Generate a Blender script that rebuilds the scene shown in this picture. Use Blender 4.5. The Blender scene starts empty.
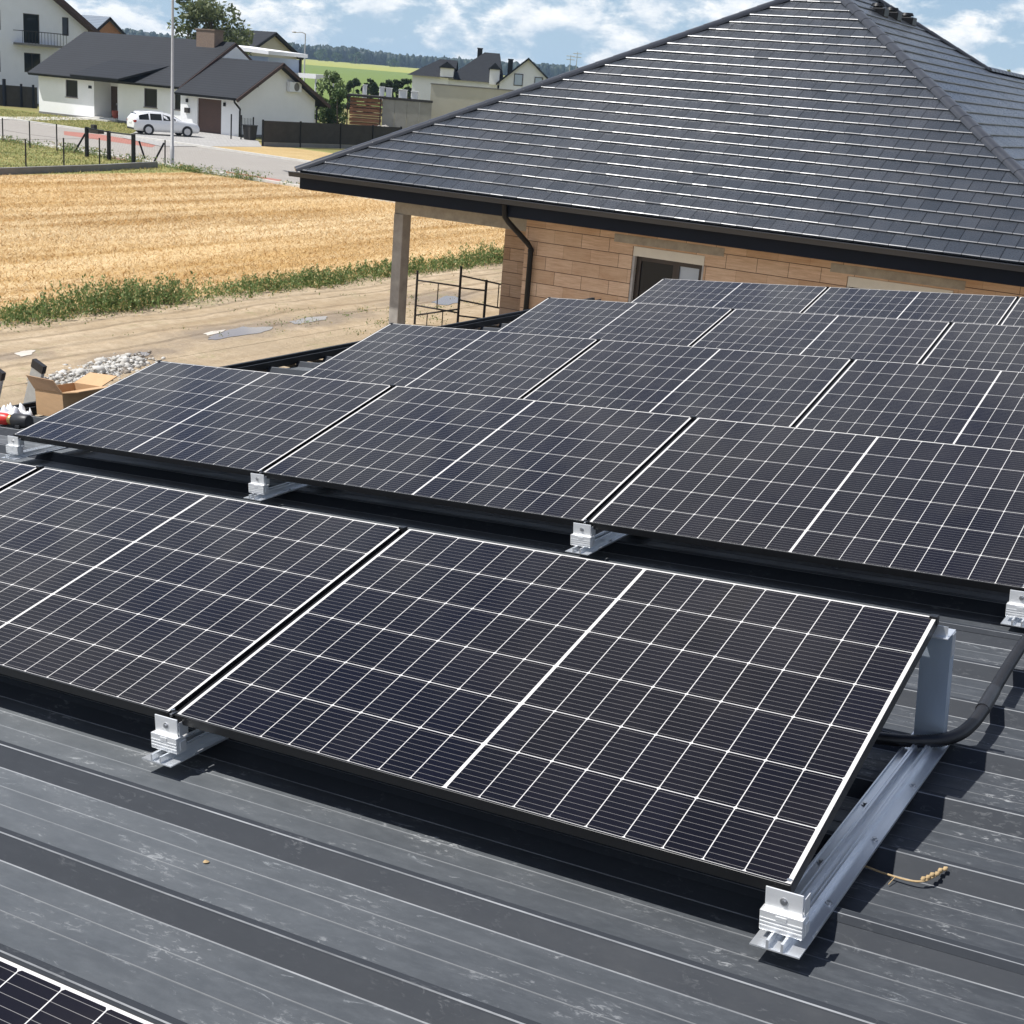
import bpy, bmesh, math, random
from mathutils import Vector, Matrix
import numpy as np
R = math.radians
rnd = random.Random(7)
S = bpy.context.scene
COL = S.collection

# ------------------------------------------------------------------ camera, world, sun, exposure
CAM = Vector((2.40, -2.48, 5.20))
PHI, PITCH, ROLL, FPX = R(29.656), R(17.266), R(4.697), 1370.82
fwd0 = Vector((0, math.cos(PITCH), -math.sin(PITCH)))
right0 = Vector((1, 0, 0)); up0 = right0.cross(fwd0)
r0 = right0*math.cos(ROLL) + up0*math.sin(ROLL)
u0 = -right0*math.sin(ROLL) + up0*math.cos(ROLL)
RZ = Matrix.Rotation(PHI, 3, 'Z')
CR, CU, CF = RZ @ r0, RZ @ u0, RZ @ fwd0
cam = bpy.data.objects.new('camera', bpy.data.cameras.new('camera')); COL.objects.link(cam)
m = Matrix.Identity(4)
for i in range(3):
    m[i][0], m[i][1], m[i][2], m[i][3] = CR[i], CU[i], -CF[i], CAM[i]
cam.matrix_world = m
cam.data.sensor_width = 36; cam.data.lens = 36*FPX/1024
cam.data.clip_start = 0.05; cam.data.clip_end = 12000
S.camera = cam

TO_SUN = Vector((-0.47, -0.335, 1.0)).normalized()
sun = bpy.data.objects.new('sun', bpy.data.lights.new('sun', 'SUN')); COL.objects.link(sun)
sun.data.energy = 5.0; sun.data.angle = R(0.55); sun.data.color = (1.0, 0.975, 0.94)
sun.rotation_euler = TO_SUN.to_track_quat('Z', 'Y').to_euler()
sun.location = (0, 0, 60)

W = bpy.data.worlds.new('World'); S.world = W; W.use_nodes = True
nt = W.node_tree; nt.nodes.clear()
def wn(t, **k):
    n = nt.nodes.new(t)
    for a, b in k.items(): setattr(n, a, b)
    return n
wo = wn('ShaderNodeOutputWorld'); bg = wn('ShaderNodeBackground')
sky = wn('ShaderNodeTexSky', sky_type='NISHITA', sun_disc=False)
sky.sun_elevation = math.asin(TO_SUN.z); sky.sun_rotation = math.atan2(TO_SUN.x, TO_SUN.y)
sky.altitude = 100; sky.dust_density = 0.6; sky.ozone_density = 2.0; sky.air_density = 1.0
tc = wn('ShaderNodeTexCoord'); sp = wn('ShaderNodeSeparateXYZ')
nt.links.new(tc.outputs['Generated'], sp.inputs[0])
def wm(op, a, b=None, c=None, clamp=False):
    n = wn('ShaderNodeMath', operation=op, use_clamp=clamp)
    for i, v in enumerate((a, b, c)):
        if v is None: continue
        if isinstance(v, (int, float)): n.inputs[i].default_value = v
        else: nt.links.new(v, n.inputs[i])
    return n.outputs[0]
az = wm('ARCTAN2', sp.outputs[1], sp.outputs[0])
el = wm('ARCSINE', sp.outputs[2])
cx = wn('ShaderNodeCombineXYZ')
nt.links.new(wm('MULTIPLY', az, 20.0), cx.inputs[0]); nt.links.new(wm('MULTIPLY', el, 40.0), cx.inputs[1])
cx.inputs[2].default_value = 3.7
cl = wn('ShaderNodeTexNoise'); cl.inputs['Scale'].default_value = 1.0; cl.inputs['Detail'].default_value = 7; cl.inputs['Roughness'].default_value = 0.60
cl.inputs['Distortion'].default_value = 0.1
nt.links.new(cx.outputs[0], cl.inputs['Vector'])
rp = wn('ShaderNodeValToRGB'); rp.color_ramp.elements[0].position = 0.455; rp.color_ramp.elements[1].position = 0.575
nt.links.new(cl.outputs['Fac'], rp.inputs[0])
# shading of the clouds: brighter tops, grey-blue bases
cx2 = wn('ShaderNodeCombineXYZ')
nt.links.new(wm('MULTIPLY', az, 20.0), cx2.inputs[0]); nt.links.new(wm('ADD', wm('MULTIPLY', el, 40.0), 0.35), cx2.inputs[1]); cx2.inputs[2].default_value = 3.7
cl2 = wn('ShaderNodeTexNoise'); cl2.inputs['Scale'].default_value = 1.0; cl2.inputs['Detail'].default_value = 7; cl2.inputs['Roughness'].default_value = 0.60
cl2.inputs['Distortion'].default_value = 0.1
nt.links.new(cx2.outputs[0], cl2.inputs['Vector'])
lit = wm('ADD', wm('MULTIPLY', wm('SUBTRACT', cl.outputs['Fac'], cl2.outputs['Fac']), 3.2), 0.55, clamp=True)
cc = wn('ShaderNodeMix', data_type='RGBA')
nt.links.new(lit, cc.inputs['Factor']); cc.inputs['A'].default_value = (4.9, 6.1, 7.4, 1); cc.inputs['B'].default_value = (10.2, 10.3, 10.3, 1)
low = wm('SUBTRACT', 1.0, wm('MULTIPLY', wm('SUBTRACT', el, 0.45), 2.2), clamp=True)
cov = wm('MULTIPLY', wm('MULTIPLY', rp.outputs[0], low), 0.96)
skm = wn('ShaderNodeMix', data_type='RGBA', blend_type='MULTIPLY'); skm.inputs['Factor'].default_value = 1.0
skm.inputs['B'].default_value = (0.56, 0.66, 0.86, 1)
nt.links.new(sky.outputs[0], skm.inputs['A'])
mx = wn('ShaderNodeMix', data_type='RGBA')
nt.links.new(cov, mx.inputs['Factor']); nt.links.new(skm.outputs['Result'], mx.inputs['A']); nt.links.new(cc.outputs['Result'], mx.inputs['B'])
nt.links.new(mx.outputs['Result'], bg.inputs[0]); bg.inputs[1].default_value = 0.09
lowb = wm('SUBTRACT', 1.0, wm('MULTIPLY', el, 5.0), clamp=True)
hz_ = wn('ShaderNodeMix', data_type='RGBA'); nt.links.new(wm('MULTIPLY', lowb, 0.9), hz_.inputs['Factor'])
nt.links.new(skm.outputs['Result'], hz_.inputs['A']); hz_.inputs['B'].default_value = (4.6, 6.3, 8.0, 1); nt.links.new(hz_.outputs['Result'], mx.inputs['A'])
# broad soft clouds higher up
hn = wn('ShaderNodeTexNoise'); hn.inputs['Scale'].default_value = 3.2; hn.inputs['Detail'].default_value = 5; nt.links.new(tc.outputs['Generated'], hn.inputs['Vector'])
hr = wn('ShaderNodeValToRGB'); hr.color_ramp.elements[0].position = 0.47; hr.color_ramp.elements[1].position = 0.64; nt.links.new(hn.outputs['Fac'], hr.inputs[0])
hmx = wn('ShaderNodeMix', data_type='RGBA'); nt.links.new(wm('MULTIPLY', wm('MULTIPLY', hr.outputs[0], wm('MULTIPLY', wm('SUBTRACT', el, 0.30), 4.0, clamp=True)), wm('MULTIPLY', wm('SUBTRACT', 1.05, el), 4.0, clamp=True)), hmx.inputs['Factor'])
nt.links.new(mx.outputs['Result'], hmx.inputs['A']); hmx.inputs['B'].default_value = (7.2, 7.2, 7.2, 1); nt.links.new(hmx.outputs['Result'], bg.inputs[0])
nt.links.new(bg.outputs[0], wo.inputs[0])
S.view_settings.view_transform = 'Standard'; S.view_settings.look = 'None'
S.view_settings.exposure = 0.29; S.view_settings.gamma = 1.0

# ------------------------------------------------------------------ helpers
def ray(x, y): return CR*((x-512)/FPX) - CU*((y-512)/FPX) + CF
def G(x, y, z=0.0):                       # the ground point seen at a pixel of the survey photo
    d = ray(x, y); t = (z-CAM.z)/d.z; p = CAM + d*t; return (p.x, p.y)

class NT:
    """small node builder"""
    def __init__(s, name):
        s.m = bpy.data.materials.new(name); s.m.use_nodes = True
        s.t = s.m.node_tree; s.b = s.t.nodes['Principled BSDF']
        s.tc = s.t.nodes.new('ShaderNodeTexCoord')
    def put(s, sock, v):
        if hasattr(v, 'is_output'): s.t.links.new(v, sock)
        else: sock.default_value = v
    def math(s, op, a, b=None, c=None, clamp=False):
        n = s.t.nodes.new('ShaderNodeMath'); n.operation = op; n.use_clamp = clamp
        for i, v in enumerate((a, b, c)):
            if v is not None: s.put(n.inputs[i], v)
        return n.outputs[0]
    def xyz(s, out='Object'):
        n = s.t.nodes.new('ShaderNodeSeparateXYZ'); s.t.links.new(s.tc.outputs[out], n.inputs[0]); return n.outputs
    def vec(s, stretch=(1, 1, 1), rot=(0, 0, 0), out='Object', src=None):
        n = s.t.nodes.new('ShaderNodeMapping'); n.inputs['Scale'].default_value = stretch; n.inputs['Rotation'].default_value = rot
        s.t.links.new(src or s.tc.outputs[out], n.inputs[0]); return n.outputs[0]
    def noise(s, scale, detail=4, rough=0.55, stretch=(1, 1, 1), dist=0, rot=(0, 0, 0)):
        n = s.t.nodes.new('ShaderNodeTexNoise'); n.inputs['Scale'].default_value = scale
        n.inputs['Detail'].default_value = detail; n.inputs['Roughness'].default_value = rough; n.inputs['Distortion'].default_value = dist
        s.t.links.new(s.vec(stretch, rot), n.inputs['Vector']); return n.outputs['Fac']
    def ramp(s, fac, *stops):
        n = s.t.nodes.new('ShaderNodeValToRGB'); e = n.color_ramp.elements
        while len(e) < len(stops): e.new(0.5)
        for el_, (p, c) in zip(e, stops):
            el_.position = p; el_.color = (c, c, c, 1) if isinstance(c, (int, float)) else (*c, 1)
        s.put(n.inputs[0], fac); return n.outputs[0]
    def mix(s, f, a, b, mode='MIX'):
        n = s.t.nodes.new('ShaderNodeMix'); n.data_type = 'RGBA'; n.blend_type = mode
        for k, v in (('Factor', f), ('A', a), ('B', b)):
            if isinstance(v, tuple): v = (*v, 1)[:4]
            s.put(n.inputs[k], v)
        return n.outputs['Result']
    def rand(s):
        n = s.t.nodes.new('ShaderNodeNewGeometry'); return n.outputs['Random Per Island']
    def bump(s, h, strength=0.3, dist=0.01):
        n = s.t.nodes.new('ShaderNodeBump'); n.inputs['Strength'].default_value = strength; n.inputs['Distance'].default_value = dist
        s.put(n.inputs['Height'], h); s.t.links.new(n.outputs[0], s.b.inputs['Normal'])
    def set(s, **k):
        for a, v in k.items():
            if isinstance(v, tuple) and len(v) == 3: v = (*v, 1)
            s.put(s.b.inputs[a.replace('_', ' ')], v)
        return s
def simple(name, c, rough=0.6, metal=0.0, var=0.18, scale=3.0, bump=0.0, stretch=(1, 1, 1), detail=5, spec=0.5):
    n = NT(name); f = n.noise(scale, detail, 0.6, stretch)
    a = tuple(x*(1-var) for x in c); b = tuple(min(1, x*(1+var)) for x in c)
    n.set(Base_Color=n.ramp(f, (0.28, a), (0.72, b)), Roughness=rough, Metallic=metal, Specular_IOR_Level=spec)
    if bump: n.bump(f, bump, 0.02)
    return n.m

class MB:
    def __init__(s): s.v = []; s.f = []; s.mi = []; s.sm = []
    def add(s, vs, fs, mi=0, smooth=False):
        o = len(s.v); s.v += [tuple(p) for p in vs]
        for f in fs: s.f.append(tuple(i+o for i in f)); s.mi.append(mi); s.sm.append(smooth)
        return s
    def box(s, x0, x1, y0, y1, z0, z1, mi=0, M=None):
        vs = [(x, y, z) for z in (z0, z1) for y in (y0, y1) for x in (x0, x1)]
        if M: vs = [M @ Vector(p) for p in vs]
        return s.add(vs, [(0, 2, 3, 1), (4, 5, 7, 6), (0, 1, 5, 4), (2, 6, 7, 3), (0, 4, 6, 2), (1, 3, 7, 5)], mi)
    def bbox(s, x0, x1, y0, y1, z0, z1, b=0.005, mi=0, M=None):
        """box with chamfered edges (8 corners cut)"""
        bm = bmesh.new(); bmesh.ops.create_cube(bm, size=1)
        for q in bm.verts: q.co = ((x0+x1)/2+q.co.x*(x1-x0), (y0+y1)/2+q.co.y*(y1-y0), (z0+z1)/2+q.co.z*(z1-z0))
        bmesh.ops.bevel(bm, geom=bm.edges[:], offset=b, segments=2, affect='EDGES', profile=0.5)
        bm.verts.index_update()
        vs = [q.co.copy() for q in bm.verts]
        if M: vs = [M @ p for p in vs]
        s.add(vs, [[q.index for q in f.verts] for f in bm.faces], mi); bm.free(); return s
    def prism(s, poly, a, b, axis='y', mi=0, caps=True):
        """2D polygon extruded along an axis from a to b; poly in the two other axes"""
        n = len(poly)
        def P(p, t):
            return {'x': (t, p[0], p[1]), 'y': (p[0], t, p[1]), 'z': (p[0], p[1], t)}[axis]
        vs = [P(p, a) for p in poly]+[P(p, b) for p in poly]
        fs = [(i, (i+1) % n, n+(i+1) % n, n+i) for i in range(n)]
        if caps: fs += [tuple(range(n-1, -1, -1)), tuple(range(n, 2*n))]
        return s.add(vs, fs, mi)
    def tube(s, pts, r, n=8, mi=0, smooth=True, caps=True):
        pts = [Vector(p) for p in pts]; rs = r if isinstance(r, (list, tuple)) else [r]*len(pts)
        vs = []; fs = []; prev = None
        for i, p in enumerate(pts):
            t = (pts[min(i+1, len(pts)-1)]-pts[max(i-1, 0)]).normalized()
            if prev is None:
                a = t.cross(Vector((0, 0, 1)) if abs(t.z) < 0.9 else Vector((1, 0, 0))).normalized()
            else: a = (prev-t*prev.dot(t)).normalized()
            prev = a; b = t.cross(a)
            for k in range(n):
                g = 2*math.pi*(k+0.5)/n; vs.append(p+(a*math.cos(g)+b*math.sin(g))*rs[i])
        for i in range(len(pts)-1):
            for k in range(n): fs.append((i*n+k, i*n+(k+1) % n, (i+1)*n+(k+1) % n, (i+1)*n+k))
        s.add(vs, fs, mi, smooth)
        if caps: s.add(vs[:n], [tuple(range(n-1, -1, -1))], mi); s.add(vs[-n:], [tuple(range(n))], mi)
        return s
    def quad(s, a, b, c, d, mi=0): return s.add([a, b, c, d], [(0, 1, 2, 3)], mi)
    def slab(s, a, b, c, d, th, mi=0):
        """a sloping slab: four top corners, thickness downwards"""
        t = [Vector(p) for p in (a, b, c, d)]; nn = (t[1]-t[0]).cross(t[3]-t[0]).normalized()
        if nn.z < 0: nn = -nn
        lo = [p-nn*th for p in t]
        return s.add(t+lo, [(0, 1, 2, 3), (7, 6, 5, 4), (0, 4, 5, 1), (1, 5, 6, 2), (2, 6, 7, 3), (3, 7, 4, 0)], mi)
    def build(s, name, mats, parent=None, local=False):
        off = Vector((0, 0, 0))
        if parent is not None and not local:
            q = parent
            while q is not None: off += q.location; q = q.parent
        me = bpy.data.meshes.new(name)
        me.from_pydata([tuple(Vector(p)-off) for p in s.v], [], s.f); me.update()
        for mm in (mats if isinstance(mats, (list, tuple)) else [mats]): me.materials.append(mm)
        me.polygons.foreach_set('material_index', s.mi); me.polygons.foreach_set('use_smooth', s.sm)
        o = bpy.data.objects.new(name, me); COL.objects.link(o)
        if parent is not None: o.parent = parent
        return o
def tag(o, label=None, cat=None, group=None, kind=None):
    for k, v in (('label', label), ('category', cat), ('group', group), ('kind', kind)):
        if v: o[k] = v
    return o
def thing(name, loc, label, cat, group=None):
    o = bpy.data.objects.new(name, None); COL.objects.link(o); o.location = loc; o.empty_display_size = 0.2
    return tag(o, label, cat, group)
def structure(name, mb, mat):
    o = mb.build(name, mat); o['kind'] = 'structure'; return o
def copy_tree(o, parent=None):
    c = o.copy(); COL.objects.link(c)
    if parent is not None: c.parent = parent
    for ch in list(o.children): copy_tree(ch, c)
    return c
def bulk(name, V, F, mat, mats_idx=None, parent=None, smooth=False):
    """large mesh from numpy arrays; F is (n,k) with constant k"""
    me = bpy.data.meshes.new(name); V = np.asarray(V, dtype=np.float32); F = np.asarray(F, dtype=np.int32)
    me.vertices.add(len(V)); me.vertices.foreach_set('co', V.ravel())
    k = F.shape[1]; me.loops.add(F.size); me.loops.foreach_set('vertex_index', F.ravel())
    me.polygons.add(len(F)); me.polygons.foreach_set('loop_start', np.arange(0, F.size, k, dtype=np.int32))
    me.polygons.foreach_set('loop_total', np.full(len(F), k, dtype=np.int32))
    if smooth: me.polygons.foreach_set('use_smooth', np.ones(len(F), dtype=bool))
    me.update(calc_edges=True); me.validate()
    for mm in (mat if isinstance(mat, (list, tuple)) else [mat]): me.materials.append(mm)
    o = bpy.data.objects.new(name, me); COL.objects.link(o)
    if parent is not None: o.parent = parent
    return o

# ------------------------------------------------------------------ materials
def m_panel():
    n = NT('solar_cells'); x, y, z = n.xyz()
    M = n.math
    xs = M('SUBTRACT', M('ABSOLUTE', M('SUBTRACT', x, 0.866)), 0.004)
    cxx = M('DIVIDE', xs, 0.0945); dx = M('MULTIPLY', M('SUBTRACT', 0.5, M('ABSOLUTE', M('SUBTRACT', M('FRACT', cxx), 0.5))), 0.0945)
    inx = M('MULTIPLY', M('GREATER_THAN', xs, 0.0), M('LESS_THAN', cxx, 9.0))
    cy = M('DIVIDE', M('SUBTRACT', y, 0.0065), 0.1868); dy = M('MULTIPLY', M('SUBTRACT', 0.5, M('ABSOLUTE', M('SUBTRACT', M('FRACT', cy), 0.5))), 0.1868)
    iny = M('MULTIPLY', M('GREATER_THAN', cy, 0.0), M('LESS_THAN', cy, 6.0))
    line = M('MAXIMUM', M('MAXIMUM', M('LESS_THAN', dx, 0.00115), M('LESS_THAN', dy, 0.00125)), M('LESS_THAN', M('ADD', dx, dy), 0.0062))
    cell = M('MULTIPLY', M('MULTIPLY', inx, iny), M('SUBTRACT', 1.0, line))
    db = M('MULTIPLY', M('ABSOLUTE', M('SUBTRACT', M('FRACT', M('MULTIPLY', cy, 10.0)), 0.5)), 0.01845)
    bus = M('LESS_THAN', db, 0.00045)
    wn_ = n.t.nodes.new('ShaderNodeTexWhiteNoise'); wn_.noise_dimensions = '3D'
    cb = n.t.nodes.new('ShaderNodeCombineXYZ')
    n.put(cb.inputs[0], M('FLOOR', M('DIVIDE', x, 0.0945))); n.put(cb.inputs[1], M('FLOOR', cy))
    oi = n.t.nodes.new('ShaderNodeObjectInfo'); n.put(cb.inputs[2], M('MULTIPLY', oi.outputs['Random'], 91.0))
    n.put(wn_.inputs[0], cb.outputs[0])
    cellc = n.mix(wn_.outputs['Value'], (0.0016, 0.0018, 0.0064), (0.0025, 0.0028, 0.0092))
    c = n.mix(bus, cellc, (0.20, 0.20, 0.205))
    dust = M('ADD', n.ramp(n.noise(3.0, 8, 0.65), (0.5, 0.0), (0.85, 0.016)), M('MULTIPLY', n.ramp(M('ADD', n.noise(0.8, 5, 0.6), M('MULTIPLY', oi.outputs['Random'], 0.16)), (0.50, 0.0), (0.70, 1.0)), 0.022))
    c = n.mix(cell, (0.62, 0.63, 0.64), c)
    c = n.mix(dust, c, (0.45, 0.42, 0.38))
    rr = n.ramp(n.noise(2.2, 5, 0.6), (0.3, 0.05), (0.75, 0.14))
    n.set(Base_Color=c, Roughness=0.35, Specular_IOR_Level=0.06, Coat_Weight=1.0, Coat_Roughness=rr, Coat_IOR=1.21, Coat_Tint=(1.0, 0.97, 0.93))
    return n.m
def m_sheet():
    """dusty anthracite trapezoid sheet; object space: x along the ribs; dust lies on the flats, the webs stay cleaner"""
    n = NT('roof_sheet_anthracite'); x, y, z = n.xyz(); M = n.math
    big = n.noise(0.9, 8, 0.70, (0.45, 1.5, 1)); fine = n.noise(26, 8, 0.72, (0.5, 1.3, 1)); mid = n.noise(6.5, 6, 0.65, (0.6, 1.4, 1))
    ph = M('FRACT', M('DIVIDE', M('SUBTRACT', y, 0.16), 0.345))
    flat = M('MULTIPLY', M('GREATER_THAN', ph, 0.062), M('LESS_THAN', ph, 0.864))
    clean = n.mix(mid, (0.031, 0.035, 0.041), (0.044, 0.048, 0.055))
    far = n.ramp(M('ADD', M('MULTIPLY', x, -0.15), M('MULTIPLY', big, 0.75)), (0.05, 0.14), (0.55, 1.0))
    dustc = n.mix(n.ramp(mid, (0.3, 0.0), (0.7, 1.0)), (0.092, 0.101, 0.108), (0.128, 0.138, 0.146))
    c = n.mix(M('MULTIPLY', flat, far), clean, dustc)
    patch = n.ramp(mid, (0.50, 0.0), (0.64, 1.0)); marks = n.ramp(n.noise(75, 5, 0.7, (0.45, 1.0, 1), 0.6), (0.55, 0.0), (0.64, 1.0))
    patch2 = n.ramp(n.noise(2.3, 5, 0.65, (0.8, 1.2, 1)), (0.50, 0.0), (0.62, 1.0))
    sc = M('MULTIPLY', M('MULTIPLY', patch, marks), M('ADD', M('MULTIPLY', flat, 0.6), 0.2))
    c = n.mix(M('MULTIPLY', sc, M('ADD', 0.42, M('MULTIPLY', patch2, 0.58))), c, (0.46, 0.47, 0.47))
    scr = n.ramp(n.noise(15, 9, 0.82, (0.5, 1.6, 1), 1.4), (0.60, 0.0), (0.66, 1.0)); c = n.mix(M('MULTIPLY', scr, M('ADD', 0.06, M('MULTIPLY', flat, 0.34))), c, (0.38, 0.40, 0.41))
    c = n.mix(M('MULTIPLY', n.ramp(fine, (0.45, 0.0), (0.85, 1.0)), M('ADD', 0.035, M('MULTIPLY', flat, 0.16))), c, (0.22, 0.235, 0.25))
    fold_glint = None  # pale lines along the folds: sun glints painted into the colour
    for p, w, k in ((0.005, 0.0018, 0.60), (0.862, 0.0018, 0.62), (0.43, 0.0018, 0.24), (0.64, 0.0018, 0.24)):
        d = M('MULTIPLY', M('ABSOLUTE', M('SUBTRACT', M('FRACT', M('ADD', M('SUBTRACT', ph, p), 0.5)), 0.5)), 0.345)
        l = M('MULTIPLY', M('LESS_THAN', d, w), k); fold_glint = l if fold_glint is None else M('MAXIMUM', fold_glint, l)
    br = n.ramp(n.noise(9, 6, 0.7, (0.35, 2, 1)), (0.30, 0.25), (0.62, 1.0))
    c = n.mix(M('MULTIPLY', fold_glint, br), c, (0.44, 0.45, 0.46))
    stain = n.ramp(n.noise(34, 6, 0.7, (0.6, 1, 1)), (0.72, 0.0), (0.76, 1.0))
    c = n.mix(M('MULTIPLY', stain, 0.7), c, (0.5, 0.49, 0.46))
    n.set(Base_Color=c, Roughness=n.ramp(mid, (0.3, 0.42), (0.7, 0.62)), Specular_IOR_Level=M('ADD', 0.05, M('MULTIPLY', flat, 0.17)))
    n.bump(fine, 0.10, 0.004)
    return n.m
def m_tile():
    n = NT('roof_tile_slate'); r = n.rand(); f = n.noise(1.1, 6, 0.65); g = n.noise(30, 4, 0.6)
    c = n.mix(r, (0.026, 0.031, 0.038), (0.041, 0.047, 0.056))
    c = n.mix(n.ramp(f, (0.42, 0.0), (0.75, 0.40)), c, (0.085, 0.084, 0.088))
    n.set(Base_Color=c, Roughness=n.math('ADD', n.math('MULTIPLY', g, 0.12), 0.22), Specular_IOR_Level=0.5); n.bump(g, 0.06, 0.003)
    return n.m
def m_fartile(name, a, b, gauge=0.33, axis=2):
    n = NT(name); z = n.xyz()[axis]
    fr = n.math('FRACT', n.math('DIVIDE', z, gauge*0.5)); ln = n.math('LESS_THAN', fr, 0.22)
    c = n.mix(n.noise(0.9, 6, 0.6), a, b); c = n.mix(n.math('MULTIPLY', ln, 0.8), c, tuple(q*0.35 for q in a))
    n.set(Base_Color=c, Roughness=0.7, Specular_IOR_Level=0.25); return n.m
def m_block():
    n = NT('clay_block_wall'); x, y, z = n.xyz(); M = n.math
    row = M('FLOOR', M('DIVIDE', z, 0.249)); fz = M('FRACT', M('DIVIDE', z, 0.249))
    xx = M('ADD', M('DIVIDE', M('ADD', x, y), 0.56), M('MULTIPLY', row, 0.37)); fx = M('FRACT', xx)
    bed = M('MAXIMUM', M('LESS_THAN', fz, 0.030), M('GREATER_THAN', fz, 0.982))
    wn_ = n.t.nodes.new('ShaderNodeTexWhiteNoise'); wn_.noise_dimensions = '2D'; cb = n.t.nodes.new('ShaderNodeCombineXYZ')
    n.put(cb.inputs[0], M('FLOOR', xx)); n.put(cb.inputs[1], row); n.put(wn_.inputs[0], cb.outputs[0]); rv = wn_.outputs['Value']
    hw = M('ADD', 0.004, M('MULTIPLY', M('GREATER_THAN', rv, 0.6), 0.010)); head = M('LESS_THAN', fx, hw)
    c = n.mix(rv, (0.55, 0.365, 0.235), (0.76, 0.555, 0.40))
    st = n.noise(7, 6, 0.7, (0.5, 0.5, 6.0)); big = n.noise(1.7, 5, 0.6)
    c = n.mix(n.ramp(st, (0.35, 0.60), (0.66, 0.0)), c, (0.38, 0.225, 0.125))
    c = n.mix(n.ramp(big, (0.4, 0.0), (0.75, 0.35)), c, (0.76, 0.60, 0.44))
    jt = M('MAXIMUM', bed, head); c = n.mix(M('MULTIPLY', jt, 0.88), c, (0.07, 0.042, 0.03))
    n.set(Base_Color=c, Roughness=0.88, Specular_IOR_Level=0.2); n.bump(M('SUBTRACT', M('MULTIPLY', st, 0.3), jt), 0.6, 0.012); return n.m
def m_stubble(blade=False):
    n = NT('straw_blade' if blade else 'stubble_soil')
    rows = n.noise(1.0, 5, 0.65, (0.75, 0.05, 0.0), 0.35); fine = n.noise(5.5, 8, 0.75, (1.0, 0.45, 1)); big = n.noise(0.13, 5, 0.6, (1, 0.4, 0.0))
    c = n.mix(n.ramp(rows, (0.40, 0.0), (0.60, 1.0)), (0.41, 0.255, 0.095), (0.73, 0.575, 0.34))
    if blade:
        r = n.rand(); c = n.mix(n.math('MULTIPLY', r, 0.42), c, (0.88, 0.77, 0.54)); c = n.mix(n.math('LESS_THAN', n.math('FRACT', n.math('MULTIPLY', r, 7.31)), 0.16), c, (0.42, 0.21, 0.06))
    else: c = n.mix(n.ramp(fine, (0.40, 0.6), (0.62, 0.0)), c, (0.34, 0.19, 0.065))
    c = n.mix(n.ramp(big, (0.42, 0.0), (0.66, 0.45)), c, (0.62, 0.415, 0.175))
    n.set(Base_Color=c, Roughness=0.85, Specular_IOR_Level=0.15)
    if not blade: n.bump(fine, 0.6, 0.05)
    return n.m
def m_sand():
    n = NT('sandy_lane'); Mt = n.math; x, y, z = n.xyz()
    tr = n.noise(0.9, 6, 0.65, (1.5, 0.09, 1), 0.4); fine = n.noise(3.0, 8, 0.7); big = n.noise(0.30, 6, 0.65, (1, 0.6, 1)); tiny = n.noise(14, 6, 0.75)
    c = n.mix(n.ramp(tr, (0.32, 0.0), (0.68, 1.0)), (0.37, 0.28, 0.175), (0.56, 0.45, 0.315))
    c = n.mix(n.ramp(fine, (0.40, 0.55), (0.60, 0.0)), c, (0.29, 0.21, 0.125))
    c = n.mix(n.ramp(big, (0.44, 0.0), (0.60, 0.7)), c, (0.34, 0.265, 0.175))
    c = n.mix(n.ramp(tiny, (0.58, 0.0), (0.70, 0.45)), c, (0.60, 0.52, 0.41))
    # wheel ruts along the lane
    rut = None
    for x0, w in ((-18.55, 0.17), (-17.05, 0.17), (-18.0, 0.12), (-16.3, 0.14)):
        d = Mt('DIVIDE', Mt('ABSOLUTE', Mt('SUBTRACT', Mt('ADD', x, Mt('MULTIPLY', Mt('SUBTRACT', n.noise(0.22, 3, 0.5, (0.0, 1.0, 0.0)), 0.5), 1.3)), x0)), w)
        k = Mt('SUBTRACT', 1.0, d, clamp=True); rut = k if rut is None else Mt('MAXIMUM', rut, k)
    rutm = Mt('MULTIPLY', rut, n.ramp(n.noise(0.5, 5, 0.65, (1, 0.4, 1)), (0.40, 0.25), (0.6, 1.0)))
    c = n.mix(Mt('MULTIPLY', rutm, 0.55), c, (0.27, 0.195, 0.12))
    # damp ground round the puddles
    wet = None; wob = Mt('MULTIPLY', Mt('SUBTRACT', n.noise(1.1, 6, 0.65), 0.5), 2.6)
    for cx_, cy_, rx, ry in ((-16.35, 18.8, 0.55, 2.0), (-16.1, 21.3, 0.45, 1.5), (-15.75, 15.1, 0.35, 0.9), (-16.5, 26.0, 0.5, 1.6), (-16.9, 13.6, 0.3, 0.7)):
        d = Mt('ADD', Mt('POWER', Mt('DIVIDE', Mt('SUBTRACT', x, cx_), rx), 2.0), Mt('POWER', Mt('DIVIDE', Mt('SUBTRACT', y, cy_), ry), 2.0))
        k = Mt('SUBTRACT', 1.6, Mt('ADD', Mt('SQRT', d), wob), clamp=True); wet = k if wet is None else Mt('MAXIMUM', wet, k)
    c = n.mix(Mt('MULTIPLY', wet, 0.75), c, (0.24, 0.185, 0.13))
    gr = Mt('MULTIPLY', n.ramp(n.noise(0.55, 6, 0.7), (0.56, 0.0), (0.66, 1.0)), n.ramp(n.noise(9, 5, 0.7), (0.46, 0.0), (0.56, 1.0)))
    c = n.mix(Mt('MULTIPLY', gr, 0.7), c, (0.20, 0.215, 0.08))
    n.set(Base_Color=c, Roughness=Mt('SUBTRACT', 0.92, Mt('MULTIPLY', wet, 0.4)), Specular_IOR_Level=0.2)
    n.bump(Mt('SUBTRACT', Mt('ADD', Mt('MULTIPLY', tr, 1.2), fine), Mt('MULTIPLY', rut, 0.8)), 0.8, 0.09); return n.m
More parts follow.
